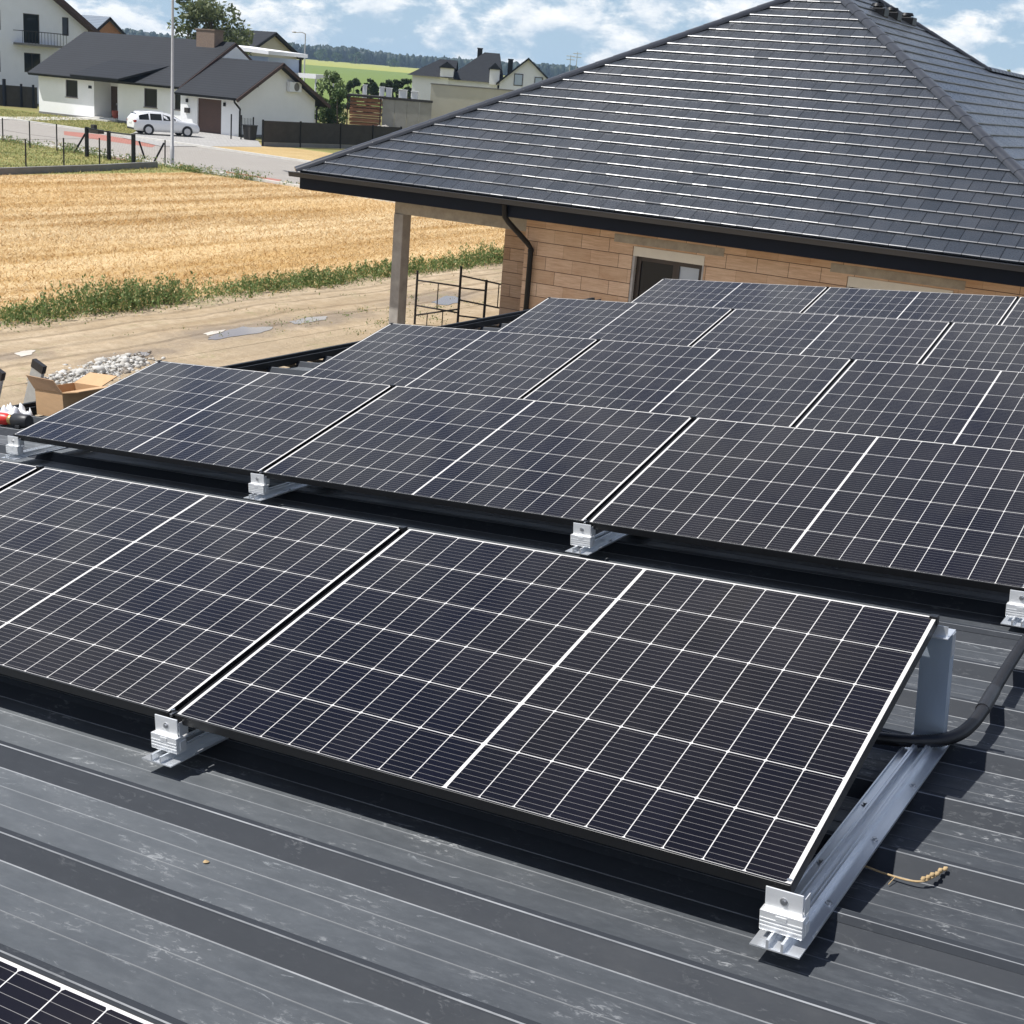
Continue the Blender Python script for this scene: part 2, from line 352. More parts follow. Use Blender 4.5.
def m_leaf(name, a, b, dry=None, dryf=0.0):
    n = NT(name); r = n.rand(); c = n.mix(r, a, b)
    if dry: c = n.mix(n.math('LESS_THAN', n.math('FRACT', n.math('MULTIPLY', r, 7.31)), dryf), c, dry)
    n.set(Base_Color=c, Roughness=0.55, Specular_IOR_Level=0.3)
    t = n.t.nodes.new('ShaderNodeBsdfTranslucent'); n.put(t.inputs[0], c)
    mxs = n.t.nodes.new('ShaderNodeMixShader'); mxs.inputs[0].default_value = 0.3
    n.t.links.new(n.b.outputs[0], mxs.inputs[1]); n.t.links.new(t.outputs[0], mxs.inputs[2])
    n.t.links.new(mxs.outputs[0], n.t.nodes['Material Output'].inputs[0]); return n.m
def m_grass(name, a, b, c3):
    n = NT(name); f = n.noise(0.5, 7, 0.7); g = n.noise(6, 6, 0.7)
    c = n.mix(n.ramp(f, (0.35, 0.0), (0.65, 1.0)), a, b); c = n.mix(n.ramp(g, (0.45, 0.0), (0.7, 0.7)), c, c3)
    n.set(Base_Color=c, Roughness=0.9, Specular_IOR_Level=0.15); n.bump(g, 0.6, 0.05); return n.m
def m_glass(name, c, rough=0.04):
    n = NT(name); n.set(Base_Color=c, Roughness=rough, Specular_IOR_Level=0.8 if 'pane' in name or 'water' in name else 0.35); return n.m
def m_paving(name, a, b, w, h):
    n = NT(name); bk = n.t.nodes.new('ShaderNodeTexBrick'); n.t.links.new(n.tc.outputs['Object'], bk.inputs['Vector'])
    bk.inputs['Scale'].default_value = 1; bk.inputs['Brick Width'].default_value = w; bk.inputs['Row Height'].default_value = h; bk.inputs['Mortar Size'].default_value = 0.012
    bk.inputs['Color1'].default_value = (*a, 1); bk.inputs['Color2'].default_value = (*b, 1); bk.inputs['Mortar'].default_value = (*[q*0.6 for q in a], 1)
    c = n.mix(n.ramp(n.noise(0.6, 6, 0.65), (0.35, 0.0), (0.7, 0.35)), bk.outputs['Color'], tuple(q*0.7 for q in a))
    n.set(Base_Color=c, Roughness=0.85, Specular_IOR_Level=0.2); return n.m

M = {}
M['tile_nose'] = simple('tile_nose_glint', (0.085, 0.09, 0.10), 0.30, 0, 0.35, 1.2, spec=0.55)  # paler than the tiles: sun glint on the noses partly put in the colour
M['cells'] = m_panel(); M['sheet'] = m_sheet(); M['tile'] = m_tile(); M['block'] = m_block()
M['stubble'] = m_stubble(); M['sand'] = m_sand()
M['frame'] = simple('black_anodised', (0.010, 0.0105, 0.012), 0.36, 0.15, 0.2, 12)
M['backsheet'] = simple('backsheet', (0.5, 0.5, 0.5), 0.7)
M['alu'] = simple('mill_aluminium', (0.80, 0.825, 0.85), 0.30, 0.72, 0.08, 22, stretch=(1, 0.15, 1))
M['alu_dull'] = simple('galvanised_sheet', (0.54, 0.62, 0.71), 0.40, 0.6, 0.10, 9, stretch=(1, 1, 0.3))
M['alu_white'] = simple('extruded_aluminium', (0.88, 0.885, 0.88), 0.38, 0.55, 0.07, 40, stretch=(0.2, 1, 1))
M['bolt'] = simple('stainless', (0.7, 0.7, 0.7), 0.3, 1.0, 0.05)
M['rubber'] = simple('black_conduit', (0.016, 0.016, 0.018), 0.38, 0, 0.2, 30)
M['fascia'] = simple('fascia_anthracite', (0.008, 0.011, 0.019), 0.5, 0, 0.15, 2, spec=0.15)
M['gutter'] = simple('gutter_graphite', (0.042, 0.045, 0.052), 0.28, 0.0, 0.12, 3)
M['black'] = simple('black_paint', (0.009, 0.009, 0.010), 0.4, 0, 0.2, 5, spec=0.25)
M['soffit'] = simple('soffit_board', (0.12, 0.10, 0.085), 0.8, 0, 0.15, 3)
M['concrete'] = simple('cast_concrete', (0.36, 0.335, 0.30), 0.85, 0, 0.22, 4, 0.3)
M['lintel'] = simple('lintel_concrete', (0.36, 0.325, 0.27), 0.85, 0, 0.22, 6, 0.2)
M['shutterbox'] = simple('styrofoam_shutter_box', (0.72, 0.69, 0.60), 0.8, 0, 0.05, 6)
M['window_frame'] = simple('anthracite_brown_frame', (0.040, 0.030, 0.026), 0.4, 0, 0.15, 3)
M['foam'] = simple('grey_expansion_foam', (0.42, 0.42, 0.42), 0.8, 0, 0.2, 9, 0.4)
M['pane'] = m_glass('dark_glass', (0.010, 0.014, 0.019), 0.05)
M['reveal'] = simple('dim_room', (0.06, 0.055, 0.045), 0.9)
M['white'] = simple('white_render', (0.86, 0.86, 0.855), 0.85, 0, 0.03, 1.2)
M['white2'] = simple('white_render_cool', (0.79, 0.81, 0.84), 0.85, 0, 0.03, 1.2)
M['cream'] = simple('cream_wall', (0.52, 0.49, 0.40), 0.9, 0, 0.06, 0.8)
M['brickred'] = simple('orange_brick', (0.40, 0.20, 0.10), 0.85, 0, 0.15, 6)
M['chimney'] = simple('brown_clinker', (0.20, 0.145, 0.11), 0.8, 0, 0.2, 8)
M['dtile'] = m_fartile('bungalow_tile', (0.013, 0.0155, 0.020), (0.022, 0.025, 0.031))
M['btile'] = m_fartile('far_tile', (0.014, 0.0165, 0.021), (0.023, 0.026, 0.032))
M['bluetile'] = m_fartile('grey_blue_tile', (0.16, 0.19, 0.23), (0.22, 0.26, 0.31))
M['wood_dark'] = simple('brown_stained_wood', (0.055, 0.026, 0.020), 0.6, 0, 0.2, 4)
M['garage'] = simple('brown_garage_door', (0.085, 0.042, 0.030), 0.55, 0, 0.1, 2)
M['door_brown'] = simple('brown_front_door', (0.075, 0.045, 0.028), 0.55, 0, 0.1, 2)
M['grey_panel'] = simple('grey_fence_panel', (0.33, 0.315, 0.285), 0.85, 0, 0.12, 1.4)
M['shade_net'] = simple('dark_screen_net', (0.040, 0.037, 0.034), 0.85, 0, 0.2, 2.5)
M['plinth'] = simple('plinth_concrete', (0.19, 0.185, 0.175), 0.9, 0, 0.15, 1.5)
M['street'] = m_paving('street_paving', (0.35, 0.32, 0.28), (0.40, 0.37, 0.33), 0.2, 0.1)
M['red_pave'] = m_paving('red_paving', (0.40, 0.17, 0.13), (0.46, 0.22, 0.17), 0.2, 0.1)
M['drive'] = m_paving('grey_drive', (0.37, 0.355, 0.33), (0.43, 0.415, 0.39), 0.4, 0.2)
M['kerb'] = simple('kerb_concrete', (0.58, 0.56, 0.51), 0.9, 0, 0.12, 2)
M['lawn'] = m_grass('lawn', (0.17, 0.19, 0.06), (0.33, 0.29, 0.11), (0.13, 0.155, 0.045))
M['verge'] = m_grass('dry_verge', (0.42, 0.29, 0.13), (0.52, 0.38, 0.19), (0.30, 0.24, 0.10))
M['ground'] = m_grass('rough_grassland', (0.17, 0.17, 0.06), (0.28, 0.23, 0.10), (0.12, 0.13, 0.04))
M['green_field'] = m_grass('green_crop', (0.13, 0.19, 0.045), (0.18, 0.225, 0.06), (0.11, 0.165, 0.04))
M['yellow_field'] = m_grass('ripening_crop', (0.30, 0.32, 0.075), (0.36, 0.34, 0.10), (0.24, 0.28, 0.06))
M['water'] = m_glass('muddy_water', (0.27, 0.225, 0.175), 0.06)
M['pale_mud'] = simple('dried_pale_mud', (0.54, 0.49, 0.42), 0.7, 0, 0.1, 2)
M['rubble'] = m_leaf('broken_plaster_rubble', (0.56, 0.53, 0.47), (0.76, 0.74, 0.69), (0.36, 0.31, 0.25), 0.18)
M['cardboard'] = simple('corrugated_cardboard', (0.50, 0.315, 0.165), 0.85, 0, 0.08, 9, stretch=(1, 1, 5))
M['cardboard_shaded'] = simple('cardboard_backlit', (0.36, 0.225, 0.125), 0.85, 0, 0.08, 9)  # darker copy of the cardboard: backlit shade painted on the front flap
M['ladder'] = simple('ladder_aluminium', (0.55, 0.58, 0.60), 0.45, 0.7, 0.08, 20)
M['tool_red'] = simple('red_plastic', (0.62, 0.030, 0.020), 0.4, 0, 0.1, 9)
M['tool_black'] = simple('black_plastic', (0.020, 0.020, 0.022), 0.45, 0, 0.2, 9)
M['brass'] = simple('brass', (0.62, 0.42, 0.16), 0.35, 1, 0.1, 9)
M['film'] = simple('white_plastic_film', (0.80, 0.81, 0.82), 0.3, 0, 0.05, 9)
M['steel_dark'] = simple('dark_steel', (0.030, 0.026, 0.025), 0.55, 0.3, 0.3, 9)
M['galv'] = simple('galvanised_pole', (0.46, 0.45, 0.44), 0.5, 0.4, 0.08, 6)
M['car_white'] = simple('white_car_paint', (0.80, 0.80, 0.80), 0.22, 0, 0.01, 1)
M['car_glass'] = m_glass('car_glass', (0.010, 0.012, 0.014), 0.05)
M['tyre'] = simple('tyre', (0.02, 0.02, 0.02), 0.85, 0, 0.1, 9)
M['rim'] = simple('rim', (0.5, 0.5, 0.52), 0.35, 0.8, 0.05, 9)
M['lamp_red'] = simple('tail_lamp_red', (0.35, 0.015, 0.012), 0.25, 0, 0.05, 9)
M['plate'] = simple('number_plate', (0.75, 0.75, 0.72), 0.5, 0, 0.03, 9)
M['bark'] = simple('bark', (0.10, 0.075, 0.055), 0.9, 0, 0.25, 8, 0.5)
M['leaf'] = m_leaf('broadleaf', (0.085, 0.115, 0.045), (0.19, 0.21, 0.095))
M['leaf_dark'] = m_leaf('shrub_leaf', (0.040, 0.078, 0.022), (0.095, 0.14, 0.04))
M['leaf_young'] = m_leaf('young_leaf', (0.10, 0.15, 0.055), (0.20, 0.26, 0.10))
M['leaf_pale'] = m_leaf('pale_spruce', (0.20, 0.22, 0.09), (0.30, 0.31, 0.14))
M['conifer'] = m_leaf('conifer_leaf', (0.018, 0.036, 0.014), (0.042, 0.065, 0.022))
M['weed'] = m_leaf('weed_leaf', (0.115, 0.18, 0.055), (0.235, 0.30, 0.105), (0.56, 0.44, 0.20), 0.16)
M['straw'] = m_stubble(True); M['lawn_blade'] = m_leaf('lawn_blade', (0.17, 0.20, 0.06), (0.32, 0.31, 0.12), (0.5, 0.4, 0.18), 0.25)
M['forest'] = m_leaf('far_forest', (0.014, 0.028, 0.016), (0.036, 0.056, 0.028))
M['cartridge'] = simple('blue_grey_wall', (0.40, 0.46, 0.54), 0.8, 0, 0.04, 1)
M['firewood'] = simple('stacked_boards', (0.36, 0.175, 0.10), 0.85, 0, 0.35, 3.5, stretch=(1, 1, 7))
M['twig'] = simple('dry_stalk', (0.42, 0.30, 0.155), 0.8, 0, 0.2, 40)
M['rust'] = simple('rusty_blot', (0.50, 0.40, 0.26), 0.8, 0, 0.2, 40)
M['terracotta'] = simple('red_pot', (0.33, 0.07, 0.04), 0.6, 0, 0.2, 5)
M['interior_blue'] = m_glass('pale_blue_pane', (0.40, 0.48, 0.58), 0.08)  # pale blue base colour, much lighter than the dark panes

# ------------------------------------------------------------------ terrain and far country
def hz(r): return 0.0 if r < 200 else 15.0*(r-200)/1600
def ring(name, r0_, r1_, a0, a1, dz, mat, na=48, nr=8):
    mb = MB(); vs = []; fs = []
    for i in range(nr+1):
        rr = r0_*(r1_/r0_)**(i/nr) if r0_ > 0 else r1_*i/nr
        for k in range(na+1):
            a = R(a0+(a1-a0)*k/na); vs.append((CAM.x+rr*math.cos(a), CAM.y+rr*math.sin(a), hz(rr)+dz))
    for i in range(nr):
        for k in range(na):
            j = i*(na+1)+k; fs.append((j, j+na+1, j+na+2, j+1))
    mb.add(vs, fs); return structure(name, mb, mat)
mb = MB(); vs = [(CAM.x, CAM.y, -0.02)]; fs = []; NA = 96; rr_ = [30, 80, 140, 200, 300, 500, 900, 1800, 2300, 2600]
for rr in rr_:
    for k in range(NA): a = 2*math.pi*k/NA; vs.append((CAM.x+rr*math.cos(a), CAM.y+rr*math.sin(a), (hz(rr) if rr < 1900 else 15.0)-0.02))
for k in range(NA): fs.append((0, 1+k, 1+(k+1) % NA))
for i in range(len(rr_)-1):
    for k in range(NA): fs.append((1+i*NA+k, 1+(i+1)*NA+k, 1+(i+1)*NA+(k+1) % NA, 1+i*NA+(k+1) % NA))
mb.add(vs, fs); structure('ground', mb, M['ground'])
AZC = 90+29.656
ring('green_crop_field', 215, 930, AZC-25, AZC+25, 0.15, M['green_field'])
ring('ripening_field', 930, 1790, AZC-25, AZC+25, 0.15, M['yellow_field'])

def sheet(name, pts, z, mat):
    mb = MB(); mb.add([(p[0], p[1], z) for p in pts], [tuple(range(len(pts)))]); return structure(name, mb, mat)
sheet('building_plot', [(-15.2, -30), (30, -30), (30, 70), (-15.2, 70)], 0.000, M['sand'])
sheet('dirt_lane', [(-19.7, -30), (-15.2, -30), (-15.2, 70), (-19.7, 70)], 0.004, M['sand'])
sheet('stubble_field', [(-45.2, -30), (-19.7, -30), (-19.7, 48.2), (-38.9, 47.4), (-45.2, 47.4)], 0.004, M['stubble'])
sheet('lawn', [(-95, -10), (-45.2, -10), (-45.2, 48.6), (-70, 52.2), (-95, 56)], 0.004, M['lawn'])
# street: near edge, far edge follow the kerbs
def SL(u, side): return (48.9 if side == 0 else 60.9) + (-47.4-u)*0.165
def strip(name, ua, ub, f0, f1, z, mat):
    mb = MB(); n = 14
    vs = []
    for i in range(n+1):
        u = ua+(ub-ua)*i/n; vs += [(u, f0(u), z), (u, f1(u), z)]
    mb.add(vs, [(2*i, 2*i+1, 2*i+3, 2*i+2) for i in range(n)]); return structure(name, mb, mat)
strip('street', -140, 10, lambda u: SL(u, 0), lambda u: SL(u, 1), 0.004, M['street'])
strip('far_verge', -140, 10, lambda u: SL(u, 1)+0.2, lambda u: SL(u, 1)+9.5, 0.012, M['lawn'])
strip('dry_verge', -62.3, 0, lambda u: SL(u, 1)+0.22, lambda u: SL(u, 1)+8.6, 0.02, M['verge'])
mb = MB()
for f in (lambda u: SL(u, 0)-0.2, lambda u: SL(u, 1)):
    vs = []; n = 30
    for i in range(n+1):
        u = -140+150*i/n; y = f(u); vs += [(u, y, 0), (u, y, 0.12), (u, y+0.2, 0.12), (u, y+0.2, 0)]
    fs = []
    for i in range(n): fs += [(4*i, 4*i+4, 4*i+5, 4*i+1), (4*i+1, 4*i+5, 4*i+6, 4*i+2), (4*i+2, 4*i+6, 4*i+7, 4*i+3)]
    mb.add(vs, fs)
structure('kerbs', mb, M['kerb'])
def redstrip(name, pix, z=0.008):
    sheet(name, [G(*p) for p in pix], z, M['red_pave'])
redstrip('red_paving_far', [(64, 131.2), (100, 134.5), (158, 144.2), (152, 147.5), (96, 139.5), (64, 135)])
redstrip('red_paving_middle', [(109, 154.5), (131, 157.5), (133, 161.5), (112, 159)])
redstrip('red_paving_near', [(226, 171.5), (282, 180), (274, 184), (226, 175)])
sheet('driveway', [G(122, 138), G(160, 146.5), G(205, 146.8), G(262, 147.3), G(258, 141), G(237, 137), G(215, 132), G(197, 130.5), G(160, 128), G(138, 131)], 0.03, M['drive'])
sheet('garden_path', [G(40, 117.0), G(92, 117.5), G(94, 120), G(42, 120.5), G(0, 119.5), G(0, 117)], 0.026, M['kerb'])

def puddle(name, pix, mat, z=0.012):
    pts = [G(*p) for p in pix]; c = (sum(p[0] for p in pts)/len(pts), sum(p[1] for p in pts)/len(pts)); out = []; ph = rnd.uniform(0, 6)
    for i in range(len(pts)):
        for t in (0, 0.125, 0.25, 0.375, 0.5, 0.625, 0.75, 0.875):
            a, b = pts[i], pts[(i+1) % len(pts)]; q = (a[0]+(b[0]-a[0])*t, a[1]+(b[1]-a[1])*t); w_ = len(out)*0.8; k = 0.95+0.06*math.sin(w_*0.6+ph)+0.045*math.sin(w_*1.3+ph*2)+rnd.uniform(-0.03, 0.03)
            out.append((c[0]+(q[0]-c[0])*k, c[1]+(q[1]-c[1])*k))
    sheet(name, out, z, mat)
puddle('puddle_long', [(206, 338), (222, 332), (243, 327), (275, 327), (266, 333), (240, 336), (213, 341)], M['water'])
puddle('puddle_far', [(289, 322), (306, 318), (328, 316), (326, 320), (306, 323.5), (292, 325)], M['water'])
puddle('puddle_small', [(128, 356), (140, 352), (152, 353), (146, 358), (132, 360)], M['water'])
puddle('pale_mud_patch', [(14, 354), (24, 351), (36, 350.5), (32, 355), (20, 357.5)], M['pale_mud'])
puddle('pale_mud_edge', [(202, 334.5), (212, 331.5), (226, 330), (222, 333), (208, 336)], M['pale_mud'])
puddle('puddle_terrace', [(430, 303), (446, 296), (461, 297), (460, 303), (446, 306)], M['water'])

# stubble: cut straw standing in drilled rows, plus loose straw
rs = np.random.RandomState(3)
def blades(name, N, area, rows, h, w, lean, mat, lab, cat, keep=None, clump=None):
    x = rs.uniform(area[0], area[1], N); y = rs.uniform(area[2], area[3], N)
    if rows: x = np.round(x/rows)*rows+rs.normal(0, 0.045, N)
    if keep is not None: k = keep(x, y); x, y = x[k], y[k]; N = len(x)
    hh = rs.uniform(h[0], h[1], N); a = rs.uniform(0, 2*np.pi, N); ww = rs.uniform(w[0], w[1], N)
    lx, ly = rs.normal(0, lean, N)*hh, rs.normal(0, lean, N)*hh
    V = np.zeros((N, 4, 3)); dx, dy = np.cos(a)*ww, np.sin(a)*ww
    V[:, 0] = np.stack([x-dx, y-dy, np.full(N, 0.0)], 1); V[:, 1] = np.stack([x+dx, y+dy, np.full(N, 0.0)], 1)
    V[:, 2] = np.stack([x+dx*0.45+lx, y+dy*0.45+ly, hh], 1); V[:, 3] = np.stack([x-dx*0.45+lx, y-dy*0.45+ly, hh], 1)
    F = np.arange(4*N).reshape(N, 4)
    o = bulk(name, V.reshape(-1, 3), F, mat); tag(o, lab, cat, kind='stuff'); return o
infield = lambda x, y: (y < 47.0+(-x-39)*0.06) & (np.hypot(x-CAM.x, y-CAM.y) > 24)
blades('stubble', 240000, (-45, -20.0, 8, 48.5), 0.24, (0.02, 0.095), (0.0035, 0.012), 1.3, M['straw'],
       'cut straw stubble standing in the golden harvested field', 'stubble', infield)
# weeds along the lane edge: leaning stems with leaves, in uneven clumps
cl_y = np.sort(rs.uniform(-2, 50, 130)); cl_h = rs.uniform(0.16, 0.42, 130)*np.where(rs.rand(130) < 0.15, 1.5, 1); cl_w = rs.uniform(0.25, 0.6, 130)
cl_h[(cl_y > 17) & (cl_y < 21.0)] *= 1.7
WV = []; 
def leaf_quads(P, size, flat=0.6):
    N = len(P); d1 = rs.normal(0, 1, (N, 3)); d1[:, 2] *= flat; d1 /= np.linalg.norm(d1, axis=1)[:, None]
    d2 = rs.normal(0, 1, (N, 3)); d2 -= (d2*d1).sum(1)[:, None]*d1; d2 /= np.linalg.norm(d2, axis=1)[:, None]
    s = (size*rs.uniform(0.6, 1.4, N))[:, None]
    return np.stack([P-d1*s, P+d2*s*0.45, P+d1*s, P-d2*s*0.45], 1)
for cyy, hh, ww in zip(cl_y, cl_h, cl_w):
    for st in range(int(38*ww*(hh+0.3)/0.3)):
        bx_, by_ = -19.6+rs.normal(0, 0.30), cyy+rs.normal(0, ww); h1 = hh*rs.uniform(0.4, 1.1); k = int(10+26*h1)
        t = rs.uniform(0.02, 1, k); lx_, ly_ = rs.normal(0, 0.16, 2)
        P = np.stack([bx_+lx_*t*h1+rs.normal(0, 0.05, k)*(1.1-t*0.7), by_+ly_*t*h1+rs.normal(0, 0.05, k)*(1.1-t*0.7), 0.01+t*h1], 1)
        WV.append(leaf_quads(P, 0.034, 2.2))
n = 22000; P = np.stack([-19.55+rs.normal(0, 0.42, n), rs.uniform(-2, 50, n), rs.uniform(0.0, 0.20, n)], 1); WV.append(leaf_quads(P, 0.03, 2.2))
for k in range(34):
    c0, c1 = -15.6+rs.normal(0, 0.8), 22.6+rs.normal(0, 2.0); n = int(rs.uniform(10, 46)); P = np.stack([c0+rs.normal(0, 0.13, n), c1+rs.normal(0, 0.16, n), rs.uniform(0.0, 0.08, n)], 1); WV.append(leaf_quads(P, 0.022, 1.6))
for k in range(26):
    c0, c1 = -17.4+rs.normal(0, 0.9), rs.uniform(16, 36); n = int(rs.uniform(6, 20)); P = np.stack([c0+rs.normal(0, 0.10, n), c1+rs.normal(0, 0.14, n), rs.uniform(0.0, 0.06, n)], 1); WV.append(leaf_quads(P, 0.02, 1.6))
for k in range(60):
    c0 = rs.uniform(-62, -39); c1 = 48.4-0.25+(-47.4-c0)*0.165*(1 if c0 < -45 else 0.5)+rs.normal(0, 0.12); n = int(rs.uniform(20, 110)); P = np.stack([c0+rs.normal(0, 0.35, n), c1+rs.normal(0, 0.16, n), rs.uniform(0.0, rs.uniform(0.15, 0.5), n)], 1); WV.append(leaf_quads(P, 0.05, 2.2))
WV = np.concatenate(WV); tag(bulk('weeds', WV.reshape(-1, 3), np.arange(len(WV)*4).reshape(-1, 4), M['weed']),
    'green weeds and dry grass growing along the edge of the sandy lane', 'weeds', kind='stuff')
# lawn tufts and dry verge tufts
blades('lawn_grass', 26000, (-75, -45.4, 34, 54), 0, (0.03, 0.10), (0.012, 0.03), 0.6, M['lawn_blade'], 'short patchy grass on the fenced lot beyond the field', 'grass',
       lambda x, y: y < 48.6+(-45-x)*0.16)

gl0, gl1 = G(122, 138), G(138, 131)
def ingarden(x, y):
    left = (gl1[0]-gl0[0])*(y-gl0[1])-(gl1[1]-gl0[1])*(x-gl0[0]) > 0
    return left & (y > 61.6+(-47.4-x)*0.165) & (y < 76.3)
blades('garden_grass', 26000, (-96, -66, 62, 76.4), 0, (0.02, 0.11), (0.012, 0.03), 0.7, M['lawn_blade'], 'uneven short grass in front of the white bungalow', 'grass', ingarden)
# far forest: several rows of ragged crowns
FV = []; FF = []; o = 0
ico = bmesh.new(); bmesh.ops.create_icosphere(ico, subdivisions=2, radius=1)
iv = np.array([v.co[:] for v in ico.verts]); ic = np.array([[v.index for v in f.verts] for f in ico.faces]); ico.free()
for k in range(4200):
    a = R(AZC+rs.uniform(-23, 23)); rr = rs.uniform(1800, 2050); h = rs.uniform(12.5, 16.5)*(0.98+0.07*math.sin(a*37)+0.05*math.sin(a*91))
    c = np.array([CAM.x+rr*math.cos(a), CAM.y+rr*math.sin(a), 15+h*0.55])
    V = iv*(1+rs.uniform(-0.28, 0.28, (len(iv), 1)))*np.array([h*rs.uniform(0.2, 0.4), h*rs.uniform(0.2, 0.4), h*0.55])+c
    FV.append(V); FF.append(ic+o); o += len(iv)
tag(bulk('far_forest', np.concatenate(FV), np.concatenate(FF), M['forest']), 'dark continuous forest along the horizon beyond the fields', 'forest', kind='stuff')

# ------------------------------------------------------------------ trees and shrubs
def tree(name, loc, h, cr, label, mat, n=2600, leaf=0.22, trunk=0.16, clumps=26, base=0.28, group=None, conic=False, cat='tree', asym=0.0):
    t = thing(name, loc, label, cat, group); x, y, z = loc
    r_ = np.random.RandomState(int(abs(x*13+y*7)) % 9999)
    tb = MB(); tb.tube([(x, y, z), (x+0.03*h, y, z+h*0.35), (x, y+0.02*h, z+h*0.62), (x, y, z+h*0.9)], [trunk, trunk*0.75, trunk*0.5, trunk*0.15], 8)
    C = []
    for k in range(clumps):
        f = r_.uniform(base, 1.0)
        if conic: rad = cr*(1.03-f)*1.2; sz = cr*0.28*(1.15-f)
        else: rad = cr*math.sqrt(max(0.03, 1-((f-(base+1)/2)/((1-base)/2+0.02))**2)); sz = cr*r_.uniform(0.22, 0.42)
        a = r_.uniform(0, 6.283); q = rad*math.sqrt(r_.uniform(0.12, 1)) if not conic else rad*r_.uniform(0.4, 1)
        C.append((x+math.cos(a)*q+asym*(1-f), y+math.sin(a)*q, z+h*f-(0 if conic else sz*0.5), sz))
        if k % 3 == 0 and not conic: tb.tube([(x, y, z+h*max(0.2, f-0.25)), (x+math.cos(a)*q*0.6, y+math.sin(a)*q*0.6, z+h*(f-0.08)), C[-1][:3]], [trunk*0.4, trunk*0.25, trunk*0.08], 5)
    tb.build('trunk', M['bark'], t)
    V = []
    w = np.array([c[3]**2 for c in C]); w /= w.sum()
    for c, k in zip(C, r_.multinomial(n, w)):
        d = r_.normal(0, 1, (k, 3)); d /= np.linalg.norm(d, axis=1)[:, None]; rad = r_.uniform(0.35, 1.08, k)**0.6
        P = np.array(c[:3])+d*rad[:, None]*c[3]*np.array([1.15, 1.15, 0.9]); V.append(leaf_quads(P, leaf, 1.0))
    V = np.concatenate(V)-np.array([x, y, z])
    bulk('crown', V.reshape(-1, 3), np.arange(len(V)*4).reshape(-1, 4), mat, parent=t); return t
tree('broadleaf_tree', (-91.6, 98.8, 0), 10.4, 3.5, 'loose green broadleaf tree behind the bungalow chimney', M['leaf'], 5200, 0.23, 0.2, 34, 0.35)
tree('birch_tree', (-93.2, 97.2, 0), 10.9, 1.5, 'slim tall tree just left of the broadleaf tree behind the chimney', M['leaf'], 1100, 0.19, 0.1, 12, 0.45)
tree('young_tree', (-70.0, 89.3, 0), 5.0, 1.35, 'grey green young tree standing right of the bungalow gable', M['leaf_young'], 2600, 0.15, 0.08, 22, 0.2)
tree('garden_shrub', (-68.1, 87.9, 0), 3.7, 1.15, 'dense dark green shrub at the right corner of the bungalow', M['leaf_dark'], 2000, 0.13, 0.08, 16, 0.1, cat='shrub')
cl_ = ['leftmost conifer of the row beyond the grey shed roof', 'second conifer from the left in the row beyond the shed', 'middle conifer of the row beyond the shed', 'second conifer from the right in the row beyond the shed', 'rightmost conifer of the row beyond the shed']
for i, px in enumerate((354, 371, 388, 397, 408)):
    d = ray(px, (75.5, 76.5, 78, 78, 76)[i]); p = CAM+d*(185/Vector((d.x, d.y, 0)).length)
    tree('conifer', (p.x, p.y, 0), p.z*0.98, 0.95, cl_[i], M['conifer'], 2600, 0.17, 0.09, 30, 0.06, 'conifers beyond the shed')
fd = [(262, 2.0), (285, 3.2), (322, 2.6), (337, 2.0), (356, 2.4), (392, 2.1)]
fl = ['round far tree just left of the distant street lamp', 'bushy far tree right of the distant street lamp', 'far tree before the forest, above the white canopy', 'small far tree before the forest above the young tree', 'far tree before the forest above the stacked boards', 'rightmost far tree before the forest, left of the grey roofed house']
for (px, s), lb in zip(fd, fl):
    d = ray(px, 66); d = Vector((d.x, d.y, 0)).normalized()*1650
    tree('far_tree', (CAM.x+d.x, CAM.y+d.y, 13.4), 8.5*s*0.62, 5.0*s*0.6, lb, M['leaf_dark'], 420, 1.3, 0.5, 14, 0.1, 'single trees before the far forest')
_d = ray(1012, 63); _q = CAM+_d*(95/Vector((_d.x, _d.y, 0)).length)
tree('spruce_tree', (_q.x, _q.y, 0), _q.z, 1.7, 'pale green tree top showing behind the right end of the slate roof', M['leaf_pale'], 1500, 0.17, 0.12, 22, 0.2, conic=True)

# ------------------------------------------------------------------ the slate-roofed block house
HE_U0, HE_V0, HE_Z = -15.30, 19.00, 3.27
SL30 = math.tan(R(30)); HT = 7.6; HL = 3.2; WD = 2.2
UA, VA, ZA = HE_U0+HT, HE_V0+HT, HE_Z+SL30*HT
URR = HE_U0+2*HT
house = thing('block_house', (-8, 25, 0), 'unfinished house of bare orange clay blocks under a large dark slate hip roof', 'house')
def clip_poly(poly, keep):
    """Sutherland-Hodgman against a list of half planes (a,b,c): a*x+b*y<=c"""
    for a, b, c in keep:
        out = []
        for i in range(len(poly)):
            p, q = poly[i], poly[(i+1) % len(poly)]; dp, dq = a*p[0]+b*p[1]-c, a*q[0]+b*q[1]-c
            if dp <= 0: out.append(p)
            if (dp < 0) != (dq < 0) and dp != dq:
                t = dp/(dp-dq); out.append((p[0]+(q[0]-p[0])*t, p[1]+(q[1]-p[1])*t))
        poly = out
        if len(poly) < 3: return []
    return poly
